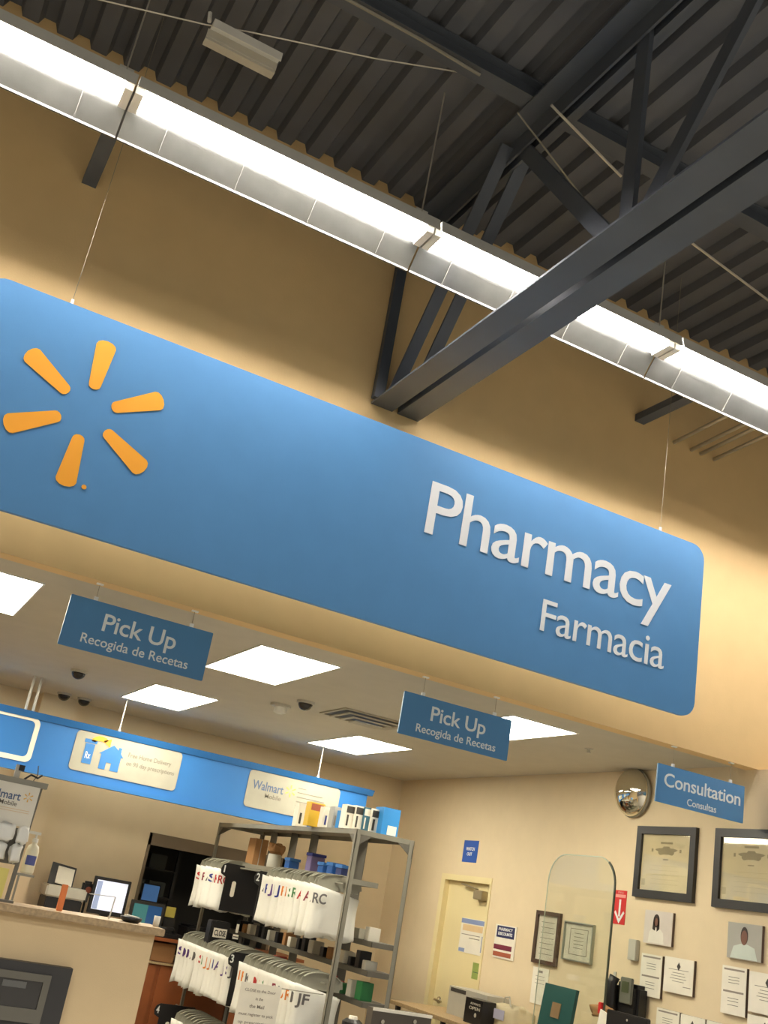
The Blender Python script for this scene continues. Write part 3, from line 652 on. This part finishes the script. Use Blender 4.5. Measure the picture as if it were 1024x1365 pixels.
def divider(y, z, xc, num, lab):
    t = thing('numbered_divider', lab, 'divider', (xc, y, z), 'numbered black dividers')
    mp = lambda u, v, d: (xc+u, y-d, z+v)
    out = [(-.19, -.37), (.20, -.37), (.20, .0), (.14, .05), (-.20, .05), (-.235, .03), (-.25, -.01), (-.24, -.05), (-.19, -.075)]
    mb = MB(); mb.prism(out, mp, -.004, .004).build('plate', BLACK, t)
    plate(mp, -.115, -.075, -.24, -.10, .004, .006, .018).build('handle_slot', PAPER, t)
    text_mb(num, mp, -.232+(.010 if num == '1' else 0), -.202-(.008 if num == '1' else 0), -.035, .06, .004, .007, .02).build('number', WHITE, t)
divider(9.93, 1.69, 3.66, '1', 'black divider plate with a white number 1 and a white handle slot')
divider(9.02, 1.665, 3.66, '2', 'black divider tab with a white number 2 in the upper row')
divider(9.08, .99, 3.60, '3', 'black divider tab with a white number 3 in the middle row')
divider(10.55, .36, 3.52, '4', 'black divider tab with a white number 4 in the bottom row')
# white tote board under 1, "CLOSE" placard, paper notice
a = on(1, 293, 1244, 9.9)
t = thing('close_sign', 'small white placard reading CLOSE among the shelves', 'sign', (a.x, 9.9, a.z))
mp = FRONT(9.9)
plate(mp, a.x-.065, a.x+.065, a.z-.04, a.z+.04, 0, .005).build('placard', PAPER, t)
text_mb('CLOSE', mp, a.x-.055, a.x+.055, a.z-.022, .045, .005, .007, .02).build('lettering', BLACK, t)
top('black_bin', MB().box(a.x-.09, a.x+.10, 9.92, 10.05, a.z-.10, a.z+.10), BLACK, 'black bin behind the CLOSE placard', 'bin', bevel=.008)
a = on(1, 315, 1245, 9.8)
t = thing('price_strip', 'small white tag strip right of the CLOSE placard', 'tag', (a.x, 9.8, a.z))
plate(FRONT(9.8), a.x-.012, a.x+.012, a.z+.01, a.z+.085, 0, .004).build('upper_strip', PAPER, t)
plate(FRONT(9.8), a.x-.03, a.x+.025, a.z-.045, a.z-.005, 0, .004).build('lower_strip', PAPER, t)
plate(FRONT(9.8), a.x-.025, a.x+.02, a.z-.03, a.z-.022, .004, .005).build('print', INKD, t)
NY = 7.62
a = on(1, 322, 1308, NY); b = on(1, 375, 1320, NY); c = on(1, 312, 1365, NY)
t = thing('paper_notice', 'white paper notice with grey print hanging over the middle row of bags', 'notice', (a.x, NY, a.z))
mp = FRONT(NY)
plate(mp, a.x, b.x, a.z-.36, a.z, 0, .003).build('sheet', PAPER, t)
for k, (u0, u1, s) in enumerate(((.12, .88, 'CLOSE to the Door'), (.42, .6, 'in the'), (.3, .66, 'the Mail'), (.08, .92, 'must register to pick'), (.1, .9, 'up prescriptions'))):
    w = b.x-a.x; text_mb(s, mp, a.x+w*u0, a.x+w*u1, a.z-.055-.052*k, .018 if k != 2 else .022, .003, .004, .01).build('print', INK, t)
top('shelf_clip_rod', MB().tube([(b.x-.04, NY+.004, a.z-.01), (3.60, NY+.012, a.z-.01)], .004, 6), GALV, 'thin rod carrying the paper notice out from the shelving', 'rod')

# boxes on top of the shelving
def carton(px0, px1, y, h, colm, lab, mark=None, d=.09, band=None):
    a = on(1, px0, 1104, y); b = on(1, px1, 1107, y)
    t = thing('carton', lab, 'box', ((a.x+b.x)/2, y, ST), 'cartons on top of the shelving')
    MB().box(a.x+.002, b.x-.002, y, y+d, ST, ST+h).build('carton_body', colm, t)
    w = b.x-a.x
    if band: MB().box(a.x+w*.1, b.x-w*.1, y-.002, y, ST+h*.66, ST+h*.94).build('brand_panel', band, t)
    if mark: MB().box(a.x+w*.2, a.x+w*.38, y-.002, y, ST+h*.12, ST+h*.58).build('side_print', mark, t)
    return t
YB = colour('box_yellow', (226, 186, 60)); CB = colour('box_cyan_blue', (48, 136, 206)); TB = colour('box_teal_print', (60, 110, 130)); GB = colour('box_silver', (176, 176, 170))
carton(393, 408, 8.85, .20, PAPER, 'white carton at the left end of the row on the shelving top', INKD)
carton(408, 428, 8.45, .195, YB, 'yellow carton on the shelving top', None, band=RUST)
carton(428, 441, 8.28, .165, PAPER, 'short white carton with blue print right of the yellow one', MATS['letter_blue'])
carton(441, 452, 8.12, .17, GB, 'narrow silver carton on the shelving top', INK)
carton(452, 459, 8.0, .14, CB, 'small blue carton low between silver and white cartons', None)
carton(457, 470, 7.86, .185, PAPER, 'white carton with a dark panel, first of three alike', INKD, band=INKD)
carton(470, 482, 7.84, .19, PAPER, 'white carton with a dark panel, second of three alike', INKD, band=INKD)
carton(482, 491, 7.82, .19, TB, 'narrow teal carton squeezed between white ones', PAPER, band=PAPER)
carton(492, 508, 7.80, .19, PAPER, 'white carton with a dark panel, next to the big blue carton', INKD, band=INKD)
t = carton(508, 531, 7.72, .215, CB, 'bright blue carton at the right end of the shelving top', None, d=.15)
a = on(1, 516, 1107, 7.72); MB().box(a.x, a.x+.08, 7.717, 7.72, ST+.01, ST+.08).build('white_patch', PAPER, t)
# blue tubs and cardboard on the second level (top of the z=1.765 level, seen under the top shelf)
def tub(px, y, z, w, h, m_, lab, lid=None, d=.12):
    a = on(1, px, 1150, y)
    t = thing('tub', lab, 'tub', (a.x, y, z))
    MB().box(a.x-w/2, a.x+w/2, y, y+d, z, z+h).build('tub_body', m_, t, bevel=.006)
    if lid: MB().box(a.x-w/2-.005, a.x+w/2+.005, y-.005, y+d+.005, z+h, z+h+.025).build('lid', lid, t)
UZ = 1.765
BX = colour('tub_blue', (40, 92, 164)); BXL = colour('tub_lid_blue', (62, 120, 190))
tub(393, 9.45, UZ, .10, .09, BX, 'small blue tub on the second shelf, leftmost', BXL)
tub(424, 8.9, UZ, .13, .15, mat('box_lilac', (120, 108, 150), .5), 'purple grey box on the second shelf', MATS['letter_blue'])
tub(441, 8.55, UZ, .12, .08, BX, 'blue tub on the second shelf beside the purple box', BXL)
tub(453, 8.3, UZ, .11, .085, BX, 'blue tub on the second shelf behind the front post', BXL)
tub(465, 8.12, UZ, .10, .075, mat('tub_navy', (52, 62, 110), .5), 'navy tub on the second shelf right of the blue ones', BXL)
a = on(1, 347, 1140, 10.3)
t = thing('cardboard_box', 'upright brown cardboard box on the second shelf, far left', 'box', (a.x, 10.3, UZ))
MB().box(a.x-.07, a.x+.06, 10.3, 10.5, UZ, UZ+.26).build('box_body', CARD, t); MB().box(a.x-.012, a.x-.004, 10.297, 10.3, UZ, UZ+.26).build('tape', LGREY, t)
a = on(1, 371, 1135, 9.8)
t = thing('clear_jar', 'clear jar of dark twisted things on the second shelf', 'jar', (a.x, 9.8, UZ))
MB().lathe([(.06, 0), (.065, .02), (.065, .12), (.06, .13)], (a.x, 9.86, UZ)).build('jar_body', LGREY, t, smooth=True)
crumple(a.x, 9.86, UZ+.18, .075, .05, .045, 77).build('contents', CARD, t)
# small stock on the rear shelves
rnd = random.Random(11)
def stock(z, y0, y1, cols, word):
    y = y0; k = 0
    while y < y1:
        w = rnd.uniform(.05, .11); h = rnd.uniform(.06, .13); cn, m_ = cols[k % len(cols)]
        nm = rnd.choice(['carton'])
        top('stock_box', MB().box(3.95, 4.05, y, y+w, z, z+h), m_, '%s stock box on the %s, %s from the near end' % (cn, word, ORD[k]), 'box', 'stock on the ' + word, bevel=.003)
        y += w + rnd.uniform(.05, .16); k += 1
WH = ('white', PAPER); BK = ('black', BLACK); GR = ('green', colour('stock_green', (52, 128, 72))); RD = ('red', colour('stock_red', (180, 62, 60))); TN = ('tan', CARD); LG = ('grey', LGREY)
stock(1.345, 7.75, 10.6, [WH, LG, TN, BK, WH, RD], 'upper rear shelf')
stock(1.14, 7.72, 10.6, [LG, BK, BK, WH, TN, BK], 'middle rear shelf')
stock(.925, 7.72, 9.9, [GR, WH, GR, RD, RD, BK, WH], 'lower rear shelf')

# dark counter in front of the shelving and things at the bottom edge
a = on(1, 498, 1343, 7.0); b = on(1, 576, 1357, 7.0)
t = thing('dark_counter', 'low dark counter with a white edge strip at the bottom, right of the shelving', 'counter', ((a.x+b.x)/2, 7.0, 0))
MB().box(a.x, b.x, 7.003, 7.09, 0, a.z-.002).build('counter_body', mat('dark_laminate', (84, 76, 66), .5), t)
MB().box(a.x, b.x, 6.995, 7.003, a.z-.018, a.z+.002).build('edge_strip', PAPER, t)
for k, px in enumerate((510, 553)):
    q = on(1, px, 1362, 6.995); MB().lathe([(.014, 0), (.014, .01)], (q.x, 7.0, q.z), (0, -1, 0)).build('knob', CHROME, t)
t.location.z = 0
a = on(1, 475, 1358, 7.35)
t = thing('lidded_pot', 'small dark pot with a white lid beside the low dark counter', 'pot', (a.x, 7.4, .5))
MB().lathe([(.07, .0), (.075, .03), (.075, a.z-.03), (.05, a.z-.01)], (a.x, 7.4, 0)).build('pot_body', BLACK, t)
MB().lathe([(.035, 0), (.03, .02)], (a.x, 7.4, a.z-.01)).build('lid', PAPER, t)
t.location.z = 0
for c in t.children: c.location = -Vector(t.location)

# ------------------------------------------------------------------ right wall: door and notices
R = RIGHT(WX)
def rp(y0, y1, z0, z1, d0, d1, r=0): return plate(R, -max(y0, y1), -min(y0, y1), z0, z1, d0, d1, r)
o = rp(9.457, 10.338, 0.01, 2.0, -.10, -.055).build('door_1', DOORP); o['kind'] = 'structure'
lv = MB().tube([(WX+.055, 10.22, .82), (WX-.0, 10.22, .82), (WX-.0, 10.09, .815)], .012, 8).lathe([(.035, 0), (.03, .012)], (WX+.055, 10.22, .82), (-1, 0, 0)); sub(o, 'door_handle', lv, CHROME)
sub(o, 'door_closer', MB().box(WX-.02, WX+.055, 9.55, 9.72, 1.84, 1.93), mat('aluminium', (170, 158, 130), .4, .5), bevel=.006)
sub(o, 'closer_arm', MB().bar((WX+.01, 9.7, 1.94), (WX+.01, 10.0, 1.975), .03, .012), MATS['aluminium'])
fr = MB()
for y0, y1 in ((9.42, 9.455), (10.34, 10.42)): fr.box(WX-.008, WX+.13, y0, y1, 0, 2.06)
fr.box(WX-.008, WX+.13, 9.455, 10.34, 2.0, 2.06)
struct('trim_4', fr, DOORP)
struct('wall_behind_door', MB().box(WX+.5, WX+.55, 9.2, 10.6, 0, 2.3), CREAM)

def paper_wall(name, lab, cat, y0, y1, z0, z1, m_=PAPER, d=.004, base=0):
    t = thing(name, lab, cat, (WX, (y0+y1)/2, z0))
    rp(y0, y1, z0, z1, base, base+d).build('sheet', m_, t)
    return t
def face(t): return next((c for c in t.children if c.name.split('.')[0] in ('sheet', 'front', 'certificate')), t)
def mark(t, y0, y1, z0, z1, m_, name='print', d=.004, th=.002): rp(y0, y1, z0, z1, d, d+th).build(name, m_, face(t))
t = paper_wall('blue_notice', 'square blue notice with white words high above the door', 'notice', 9.77, 10.056, 2.195, 2.417, colour('notice_blue', (48, 92, 180)))
text_mb('WATCH', R, -10.0, -9.83, 2.315, .032, .004, .006, .02).build('lettering', WHITE, face(t))
text_mb('OUT', R, -9.97, -9.87, 2.262, .032, .004, .006, .02).build('lettering', WHITE, face(t))
# sheet taped on the door (door face is .055 behind the wall face)
t = thing('door_poster', 'white and blue printed poster taped on the door', 'poster', (WX+.055, 9.78, 1.32))
D = -.055
rp(9.52, 9.98, 1.32, 1.65, D, D+.004).build('sheet', PAPER, t)
for (y0, y1, z0, z1, mm) in ((9.52, 9.98, 1.60, 1.645, colour('pale_blue_ink', (140, 156, 196))), (9.56, 9.94, 1.53, 1.59, MATS['peach_ink']), (9.60, 9.95, 1.49, 1.497, INK), (9.60, 9.80, 1.46, 1.468, INK), (9.53, 9.56, 1.35, 1.50, MATS['pale_blue_ink']), (9.86, 9.97, 1.325, 1.36, MATS['pale_blue_ink'])):
    rp(y0, y1, z0, z1, D+.004, D+.006).build('print', mm, face(t))
t = thing('green_card', 'small green card on the door under the poster', 'card', (WX+.055, 9.58, 1.10))
rp(9.515, 9.66, 1.10, 1.25, D, D+.004).build('card', colour('card_green', (150, 168, 90)), t)
rp(9.53, 9.64, 1.16, 1.165, D+.004, D+.006).build('print', TEAL, face(t))
t = paper_wall('safety_notice', 'white notice with navy, maroon and rust blocks right of the door', 'notice', 8.886, 9.24, 1.345, 1.645, d=.01)
mark(t, 8.91, 9.21, 1.53, 1.635, NAVY, 'navy_block', .01); mark(t, 8.93, 9.235, 1.42, 1.465, MAROON, 'maroon_block', .01); mark(t, 8.93, 9.235, 1.36, 1.40, RUST, 'rust_block', .01)
text_mb('PHARMACY', R, -9.18, -8.94, 1.593, .026, .012, .014, .02).build('lettering', WHITE, face(t))
text_mb('DISCOUNTS', R, -9.18, -8.94, 1.552, .026, .012, .014, .02).build('lettering', WHITE, face(t))

def frame(name, lab, y0, y1, z0, z1, w, m_, inner=PAPER, depth=.03, glass=True, cat='picture frame', group=None):
    t = thing(name, lab, cat, (WX, (y0+y1)/2, z0), group)
    mb = MB(); y0, y1 = min(y0, y1), max(y0, y1)
    for a in ((y0, y1, z0, z0+w), (y0, y1, z1-w, z1), (y0, y0+w, z0+w, z1-w), (y1-w, y1, z0+w, z1-w)): mb.box(WX-depth, WX, *a)
    mb.build('frame', m_, t)
    MB().box(WX-.012, WX, y0+w, y1-w, z0+w, z1-w).build('certificate', inner, t)
    if glass: MB().box(WX-.019, WX-.016, y0+w, y1-w, z0+w, z1-w).build('glass', GLASS, t)
    return t
t = frame('framed_certificate', 'tall narrow certificate in a dark brown frame seen through the clear panel', 8.203, 8.57, 1.375, 1.825, .035, FRAMEW)
for k in range(7): mark(t, 8.29, 8.49, 1.73-.045*k, 1.734-.045*k, MATS['pale_ink'], d=.012)
t = frame('framed_certificate', 'silver framed certificate right of the dark brown one behind the clear panel', 7.72, 8.13, 1.453, 1.772, .012, mat('silver_frame', (176, 180, 168), .3, .6))
for (y0, y1, z0, z1) in ((7.80, 8.05, 1.715, 1.72), (7.80, 8.05, 1.505, 1.51), (7.80, 7.805, 1.505, 1.72), (8.045, 8.05, 1.505, 1.72)): mark(t, y0, y1, z0, z1, INK, 'border_line', .012)
for k in range(5): mark(t, 7.86, 7.99, 1.68-.03*k, 1.684-.03*k, MATS['pale_ink'], d=.012)
t = paper_wall('paper_certificate', 'white paper sheet pinned under the dark brown frame', 'paper', 8.31, 8.55, 1.04, 1.342, d=.008)
mark(t, 8.40, 8.46, 1.30, 1.32, INK, 'seal', .008)
for k in range(3): mark(t, 8.36, 8.50, 1.27-.03*k, 1.273-.03*k, MATS['pale_ink'], d=.008)
def big_cert(y0, y1, z0, z1, lab):
    t = frame('framed_certificate', lab, y0, y1, z0, z1, .062, FRAMEB, PAPERC, .035)
    ym = (y0+y1)/2; w = abs(y1-y0)
    blob = []
    for k in range(24):
        a = 2*PI*k/24; rr = 1 + .18*math.sin(5*a) + .08*math.sin(11*a); blob.append((-ym + .115*rr*math.cos(a), z1-.19 + .032*rr*math.sin(a)))
    MB().prism(blob, R, .0125, .0135).build('crest_print', mat('crest_ink', (160, 148, 120), .7), face(t))
    mark(t, ym-.07, ym+.07, z1-.135, z1-.12, MATS['crest_ink'], 'title_print', .0125, .001); mark(t, ym-.03, ym+.03, z1-.262, z1-.254, MATS['crest_ink'], 'title_print', .0125, .001)
    for s in (-1, 1): mark(t, ym+s*.165-.01, ym+s*.165+.01, z1-.20, z1-.175, MATS['crest_ink'], 'corner_mark', .0125, .001)
    for k in range(5): mark(t, ym-.16, ym+.16, z1-.31-.035*k, z1-.308-.035*k, mat('faint_ink', (198, 184, 150), .7), 'text_line', .0125, .001)
    mark(t, max(y0, y1)-.12, max(y0, y1)-.08, z0+.10, z0+.15, MATS['faint_ink'], 'seal', .0125, .001)
big_cert(6.552, 7.25, 2.04, 2.607, 'large black framed certificate below the Consultation sign, left of the two')
big_cert(5.63, 6.343, 2.03, 2.605, 'large black framed certificate cut by the right edge of the photo')
# small wall plaques
def plaque(y0, y1, z0, z1, lab, bg=PAPER, name='wall_plaque', cat='plaque'):
    t = thing(name, lab, cat, (WX, (y0+y1)/2, z0))
    rp(y0, y1, z0, z1, .0, .022).build('backing', FRAMEW, t)
    rp(y0, y1, z0, z1, .022, .027).build('front', bg, t)
    return t
def portrait(y0, y1, z0, z1, lab, bg, long):
    t = plaque(y0, y1, z0, z1, lab, bg, 'portrait_photo', 'photo'); ym = (y0+y1)/2; w = abs(y1-y0); h = z1-z0
    el = lambda cy, cz_, a, b, n=20: [(-cy + a*math.cos(2*PI*k/n), cz_ + b*math.sin(2*PI*k/n)) for k in range(n)]
    if long:
        ym += .02
        MB().prism([(-ym-.085, z0+.01), (-ym+.10, z0+.01), (-ym+.085, z0+.09), (-ym+.03, z0+.125), (-ym-.035, z0+.125), (-ym-.075, z0+.09)], R, .027, .0278).build('coat', mat('photo_white', (226, 220, 208), .6), face(t))
        MB().prism(el(ym, z1-.075, .036, .05), R, .0278, .0286).prism([(-ym-.042, z1-.14), (-ym-.01, z1-.15), (-ym+.0, z1-.07), (-ym-.036, z1-.07)], R, .0278, .0286).prism([(-ym+.01, z1-.155), (-ym+.04, z1-.135), (-ym+.036, z1-.07), (-ym, z1-.07)], R, .0278, .0286).build('hair', HAIR, face(t))
        MB().prism(el(ym, z1-.085, .019, .03), R, .0286, .029).build('face', SKIN, face(t))
    else:
        MB().prism([(-ym-.13, z0+.005), (-ym+.13, z0+.005), (-ym+.10, z0+.085), (-ym+.03, z0+.105), (-ym-.03, z0+.105), (-ym-.10, z0+.085)], R, .027, .0278).build('coat', mat('photo_coat', (200, 210, 200), .6), face(t))
        MB().prism(el(ym, z1-.085, .035, .062), R, .0278, .0286).build('hair', HAIR, face(t))
        MB().prism(el(ym, z1-.097, .030, .05), R, .0286, .029).build('face', SKIN, face(t))
portrait(6.755, 7.078, 1.70, 1.95, 'square photo of a person with long dark hair in a white coat', mat('photo_backdrop', (214, 204, 194), .5), True)
portrait(5.841, 6.165, 1.695, 1.94, 'square photo of a person with short hair in a white coat, at right', mat('photo_grey_backdrop', (170, 168, 158), .5), False)
def cert(y0, y1, z0, z1, lab, kind):
    t = plaque(y0, y1, z0, z1, lab); ym = (y0+y1)/2; w = abs(y1-y0); h = z1-z0; a, b = min(y0, y1), max(y0, y1)
    if kind == 'card':
        mark(t, a+w*.08, b-w*.08, z1-h*.09, z1-h*.05, INK, 'header_print', .027, .001); mark(t, a+w*.08, b-w*.08, z1-h*.55, z1-h*.51, INK, 'header_print', .027, .001)
        for q in (.22, .28, .34, .66, .72, .80): mark(t, ym-w*.22, ym+w*.22, z1-h*(q+.012), z1-h*q, MATS['pale_ink'], 'text_line', .027, .001)
    else:
        MB().prism([(-ym-.02, z1-.06), (-ym, z1-.09), (-ym+.02, z1-.06), (-ym, z1-.03)], R, .027, .028).build('crest_print', INKD, face(t))
        for q, k in ((.33, .34), (.42, .2), (.50, .24), (.58, .28), (.66, .2)): mark(t, ym-w*k, ym+w*k, z1-h*(q+.014), z1-h*q, MATS['pale_ink'], 'text_line', .027, .001)
        mark(t, a+w*.06, a+w*.32, z0+h*.2, z0+h*.22, INK, 'signature_line', .027, .001)
cert(6.84, 7.08, 1.315, 1.622, 'tall white license plaque under the long-haired portrait', 'card')
cert(6.493, 6.81, 1.38, 1.63, 'cream certificate plaque with a crest, right of the tall license plaque', 'crest')
cert(5.967, 6.20, 1.322, 1.64, 'tall white license plaque under the short-haired portrait', 'card')
cert(5.60, 5.94, 1.37, 1.632, 'cream certificate plaque at the right edge above the bottom row', 'crest')
cert(6.61, 6.86, .98, 1.254, 'white plaque in the bottom row, leftmost, near the wall telephone', 'card')
cert(6.345, 6.595, .98, 1.25, 'white plaque in the bottom row, second from the left', 'crest')
cert(6.08, 6.328, .98, 1.25, 'white plaque in the bottom row, third from the left', 'crest')
cert(5.62, 5.94, 1.08, 1.352, 'white plaque in the bottom row at the right edge', 'crest')
# red arrow sign
t = paper_wall('red_arrow_sign', 'narrow red sign with a white arrow pointing down beside the clear panel', 'sign', 7.352, 7.50, 1.808, 2.078, RED)
mark(t, 7.36, 7.49, 2.02, 2.045, mat('pink_ink', (226, 150, 140), .6), 'print')
MB().prism([(-7.437, 1.87), (-7.415, 1.87), (-7.415, 2.005), (-7.437, 2.005)], R, .004, .006).prism([(-7.49, 1.90), (-7.426, 1.815), (-7.362, 1.90), (-7.376, 1.915), (-7.426, 1.85), (-7.476, 1.915)], R, .004, .006).build('arrow', WHITE, face(t))
text_mb('FIRE', R, -7.46, -7.39, 2.053, .014, .004, .006, .02).build('lettering', MATS['pink_ink'], face(t))
# thermostat and phone
t = thing('thermostat', 'small white wall box between the red arrow sign and the portraits', 'thermostat', (WX, 7.2, 1.55))
rp(7.14, 7.24, 1.55, 1.71, .0, .04).build('cover', LGREY, t, bevel=.005); rp(7.24, 7.262, 1.69, 1.71, .0, .01).build('sensor', INK, t)
top('wall_socket', rp(7.40, 7.43, 1.40, 1.44, .0, .008), LGREY, 'tiny pale wall plate above the wall telephone', 'wall plate')
t = thing('wall_telephone', 'black telephone with a grey face beside the clear panel, lower right', 'telephone', (5.98, 7.25, 1.16))
MB().box(5.95, WX, 6.98, 7.27, 1.12, 1.38).build('base', BLACK, t, bevel=.03)
MB().box(5.925, 5.95, 7.02, 7.16, 1.23, 1.42).build('face', mat('phone_grey', (112, 112, 100), .5), t, bevel=.006)
MB().box(5.920, 5.925, 7.05, 7.13, 1.31, 1.39).build('display', mat('lcd_green', (78, 84, 60), .3), t)
MB().tube([(5.92, 7.22, 1.17), (5.905, 7.23, 1.21), (5.905, 7.23, 1.36), (5.92, 7.22, 1.41)], [.04, .042, .04, .045], 10).build('handset', BLACK, t, smooth=True)
# convex mirror
t = thing('convex_mirror', 'round silver convex security mirror on the right wall near the ceiling', 'mirror', (WX, 7.33, 2.88))
rr = .205; cen = (WX-.035, 7.34, 2.885)
nax = Vector((-1, 0, -.04)).normalized()
MB().lathe([(rr, -.02), (rr+.008, 0), (rr, .012)], cen, nax, 32).build('rim', GALV, t, smooth=True)
MB().lathe([(rr*math.cos(a), .01+.105*math.sin(a)) for a in [PI/2*k/8 for k in range(9)]], cen, nax, 32).build('mirror_dome', MIRROR, t, smooth=True)
MB().bar(cen, (WX, 7.34, 2.885), .12, .12).build('wall_arm', GALVD, t)

# ------------------------------------------------------------------ consultation corner
AX = 5.60
zb = .80
out = [(-7.83, zb), (-6.93, zb)]
for k in range(9): a = PI/2*k/8; out.append((-6.92-.22+.22*math.cos(a), 2.06+.22*math.sin(a)))
for k in range(9): a = PI/2+PI/2*k/8; out.append((-7.80+.22+.22*math.cos(a), 2.06+.22*math.sin(a)))
out[0] = (-7.80, zb); out[1] = (-6.92, zb)
t = thing('privacy_screen', 'tall clear greenish privacy panel with rounded top corners', 'glass panel', (AX, 7.35, zb))
MB().prism(out, RIGHT(AX), 0, .012).build('pane', ACRYL, t)
ed = MB()
for k in range(1, 7):
    a_, b_ = out[k], out[k+1]; ed.bar((AX-.006, -a_[0]-.004, a_[1]), (AX-.006, -b_[0]-.004, b_[1]), .016, .010, (1, 0, 0))
ed.build('dark_edge', mat('edge_green_black', (64, 68, 56), .3), t)
ed = MB()
for k in range(7, 19):
    a_, b_ = out[k], out[k+1]; ed.bar((AX-.006, -a_[0], a_[1]), (AX-.006, -b_[0], b_[1]), .008, .006, (1, 0, 0))
ed.bar((AX-.006, 7.80, 2.06), (AX-.006, 7.80, zb), .006, .005, (1, 0, 0))
ed.build('pale_edge', mat('edge_pale', (170, 176, 156), .3), t)
t = thing('consultation_desk', 'light brown desk along the right wall below the door poster', 'desk', (5.8, 9.0, 0))
MB().box(5.42, WX-.002, 6.8, 9.98, .745, .78).build('desktop', TOPW, t, bevel=.004)
for x, y in ((5.47, 9.86), (5.47, 6.9), (6.0, 9.86), (6.0, 6.9)): MB().box(x-.02, x+.02, y-.02, y+.02, 0, .745).build('leg', BLACK, t)
DZ = .78
def dpt(px, x): return on(0, px, 1330, x)
a = on(0, 600, 1313, 5.75); b = on(0, 650, 1330, 5.75)
t = thing('printer_carton', 'pale grey carton box on the desk in front of the door', 'box', (5.75, (a.y+b.y)/2, DZ))
MB().box(5.75, 6.0, b.y, a.y, DZ, a.z+.0).build('box_body', LGREY, t)
MB().box(5.747, 5.75, a.y-.30, a.y-.03, a.z-.045, a.z-.012).build('dark_label', INKD, t)
a = on(0, 634, 1330, 5.70); b = on(0, 657, 1335, 5.70)
t = thing('black_box', 'small black box with pale lettering on the desk beside the grey carton', 'box', (5.62, (a.y+b.y)/2, DZ))
MB().box(5.60, 5.74, b.y, a.y, DZ, a.z).build('box_body', BLACK, t)
mp = RIGHT(5.60); w = a.y-b.y
text_mb('ALWAYS', mp, -a.y+w*.3, -b.y-w*.12, a.z-.05, .018, 0, .002, .01).build('lettering', LGREY, t)
text_mb('OPEN', mp, -a.y+w*.25, -b.y-w*.12, a.z-.09, .025, 0, .002, .01).build('lettering', LGREY, t)
MB().lathe([(.018, 0), (.018, .002)], (5.60, b.y+w*.35, a.z-.13), (-1, 0, 0)).build('round_print', LGREY, t)
a = on(0, 672, 1330, 5.75)
t = thing('clear_bag', 'pale see-through bag of things on the desk next to the black box', 'bag', (5.8, a.y, DZ))
crumple(5.82, a.y-.05, DZ+.10, .10, .22, .11, 91).build('bag_body', mat('hazy_plastic', (226, 214, 178), .3, alpha=.75), t, smooth=True)
MB().tube([(5.8, a.y+.08, DZ+.18), (5.8, a.y+.05, DZ+.27), (5.8, a.y-.01, DZ+.28), (5.8, a.y-.05, DZ+.2)], .008, 6).build('handle', LGREY, t)
MB().box(5.70, 5.705, a.y-.1, a.y+.06, DZ+.09, DZ+.17).build('label', mat('lilac_label', (180, 180, 204), .6), t)
# teal binder with brown picture
a = on(0, 727, 1309, 5.56); b = on(0, 768, 1320, 5.56)
t = thing('teal_binder', 'dark teal binder with a brown square standing on the desk behind the clear panel', 'binder', (5.5, (a.y+b.y)/2, DZ))
yc = (a.y+b.y)/2; hw = abs(a.y-b.y)/2
MB().bar((5.52, yc, DZ), (5.58, yc, a.z-.005), 2*hw, .03, (-1, 0, 0)).build('cover', TEAL, t)
MB().bar((5.545, yc, a.z-.24), (5.560, yc, a.z-.13), .11, .034, (-1, 0, 0)).build('square_picture', colour('picture_brown', (128, 104, 72)), t)
# black monitor in the bottom right
a = on(0, 812, 1345, 5.45); b = on(0, 866, 1352, 5.45)
t = thing('desk_monitor', 'back of a black monitor at the bottom edge under the wall telephone', 'monitor', (5.45, (a.y+b.y)/2, DZ))
MB().box(5.43, 5.47, b.y, a.y, a.z-.33, a.z).build('case', BLACK, t, bevel=.006)
MB().box(5.47, 5.50, (a.y+b.y)/2-.04, (a.y+b.y)/2+.04, DZ, a.z-.1).build('neck', BLACK, t)
MB().box(5.43, 5.60, (a.y+b.y)/2-.1, (a.y+b.y)/2+.1, DZ, DZ+.012).build('foot', BLACK, t)
q = on(0, 836, 1360, 5.43)
MB().lathe([(.008, 0), (.008, .002)], (5.43, q.y, q.z), (-1, 0, 0)).build('logo_dot', LGREY, t)
a = on(0, 800, 1345, 5.45)
t = thing('tissue', 'white curved paper leaning beside the black monitor', 'paper', (5.45, a.y, DZ))
MB().bar((5.45, a.y+.03, DZ), (5.45, a.y-.06, a.z-.01), .01, .10, (0, 1, 0)).build('sheet', PAPER, t)
q = on(0, 800, 1336, 5.60)
top('brown_cloth', crumple(5.70, q.y+.08, 1.15, .04, .12, .04, 55), CARD, 'crumpled brown cloth hooked at the lower corner of the clear panel', 'cloth', smooth=True)
top('red_clip', MB().box(5.575, 5.62, 6.93, 6.97, 1.14, 1.22), RED, 'small red clip at the lower right corner of the clear panel', 'clip', bevel=.005)

# ------------------------------------------------------------------ light
def lamp_row(y, e, z=5.3, L=16):
    l = bpy.data.lights.new('store_lamp_row', 'AREA'); l.shape = 'RECTANGLE'; l.size = L; l.size_y = .2; l.energy = e; l.color = (1, .97, .92); l.spread = math.radians(118 if y > 0 else 152)
    o = bpy.data.objects.new('store_lamp_row', l); C.objects.link(o); o.location = (2, y, z)
for y in (.9, -3.0, -6.9, -10.8): lamp_row(y, 600)
W = bpy.data.worlds.new('store_air'); bpy.context.scene.world = W; W.use_nodes = True
W.node_tree.nodes['Background'].inputs[0].default_value = (1, .96, .92, 1); W.node_tree.nodes['Background'].inputs[1].default_value = .15
vs = bpy.context.scene.view_settings
vs.view_transform = 'Standard'; vs.look = 'None'; vs.gamma = 1; vs.use_curve_mapping = False; vs.exposure = .42
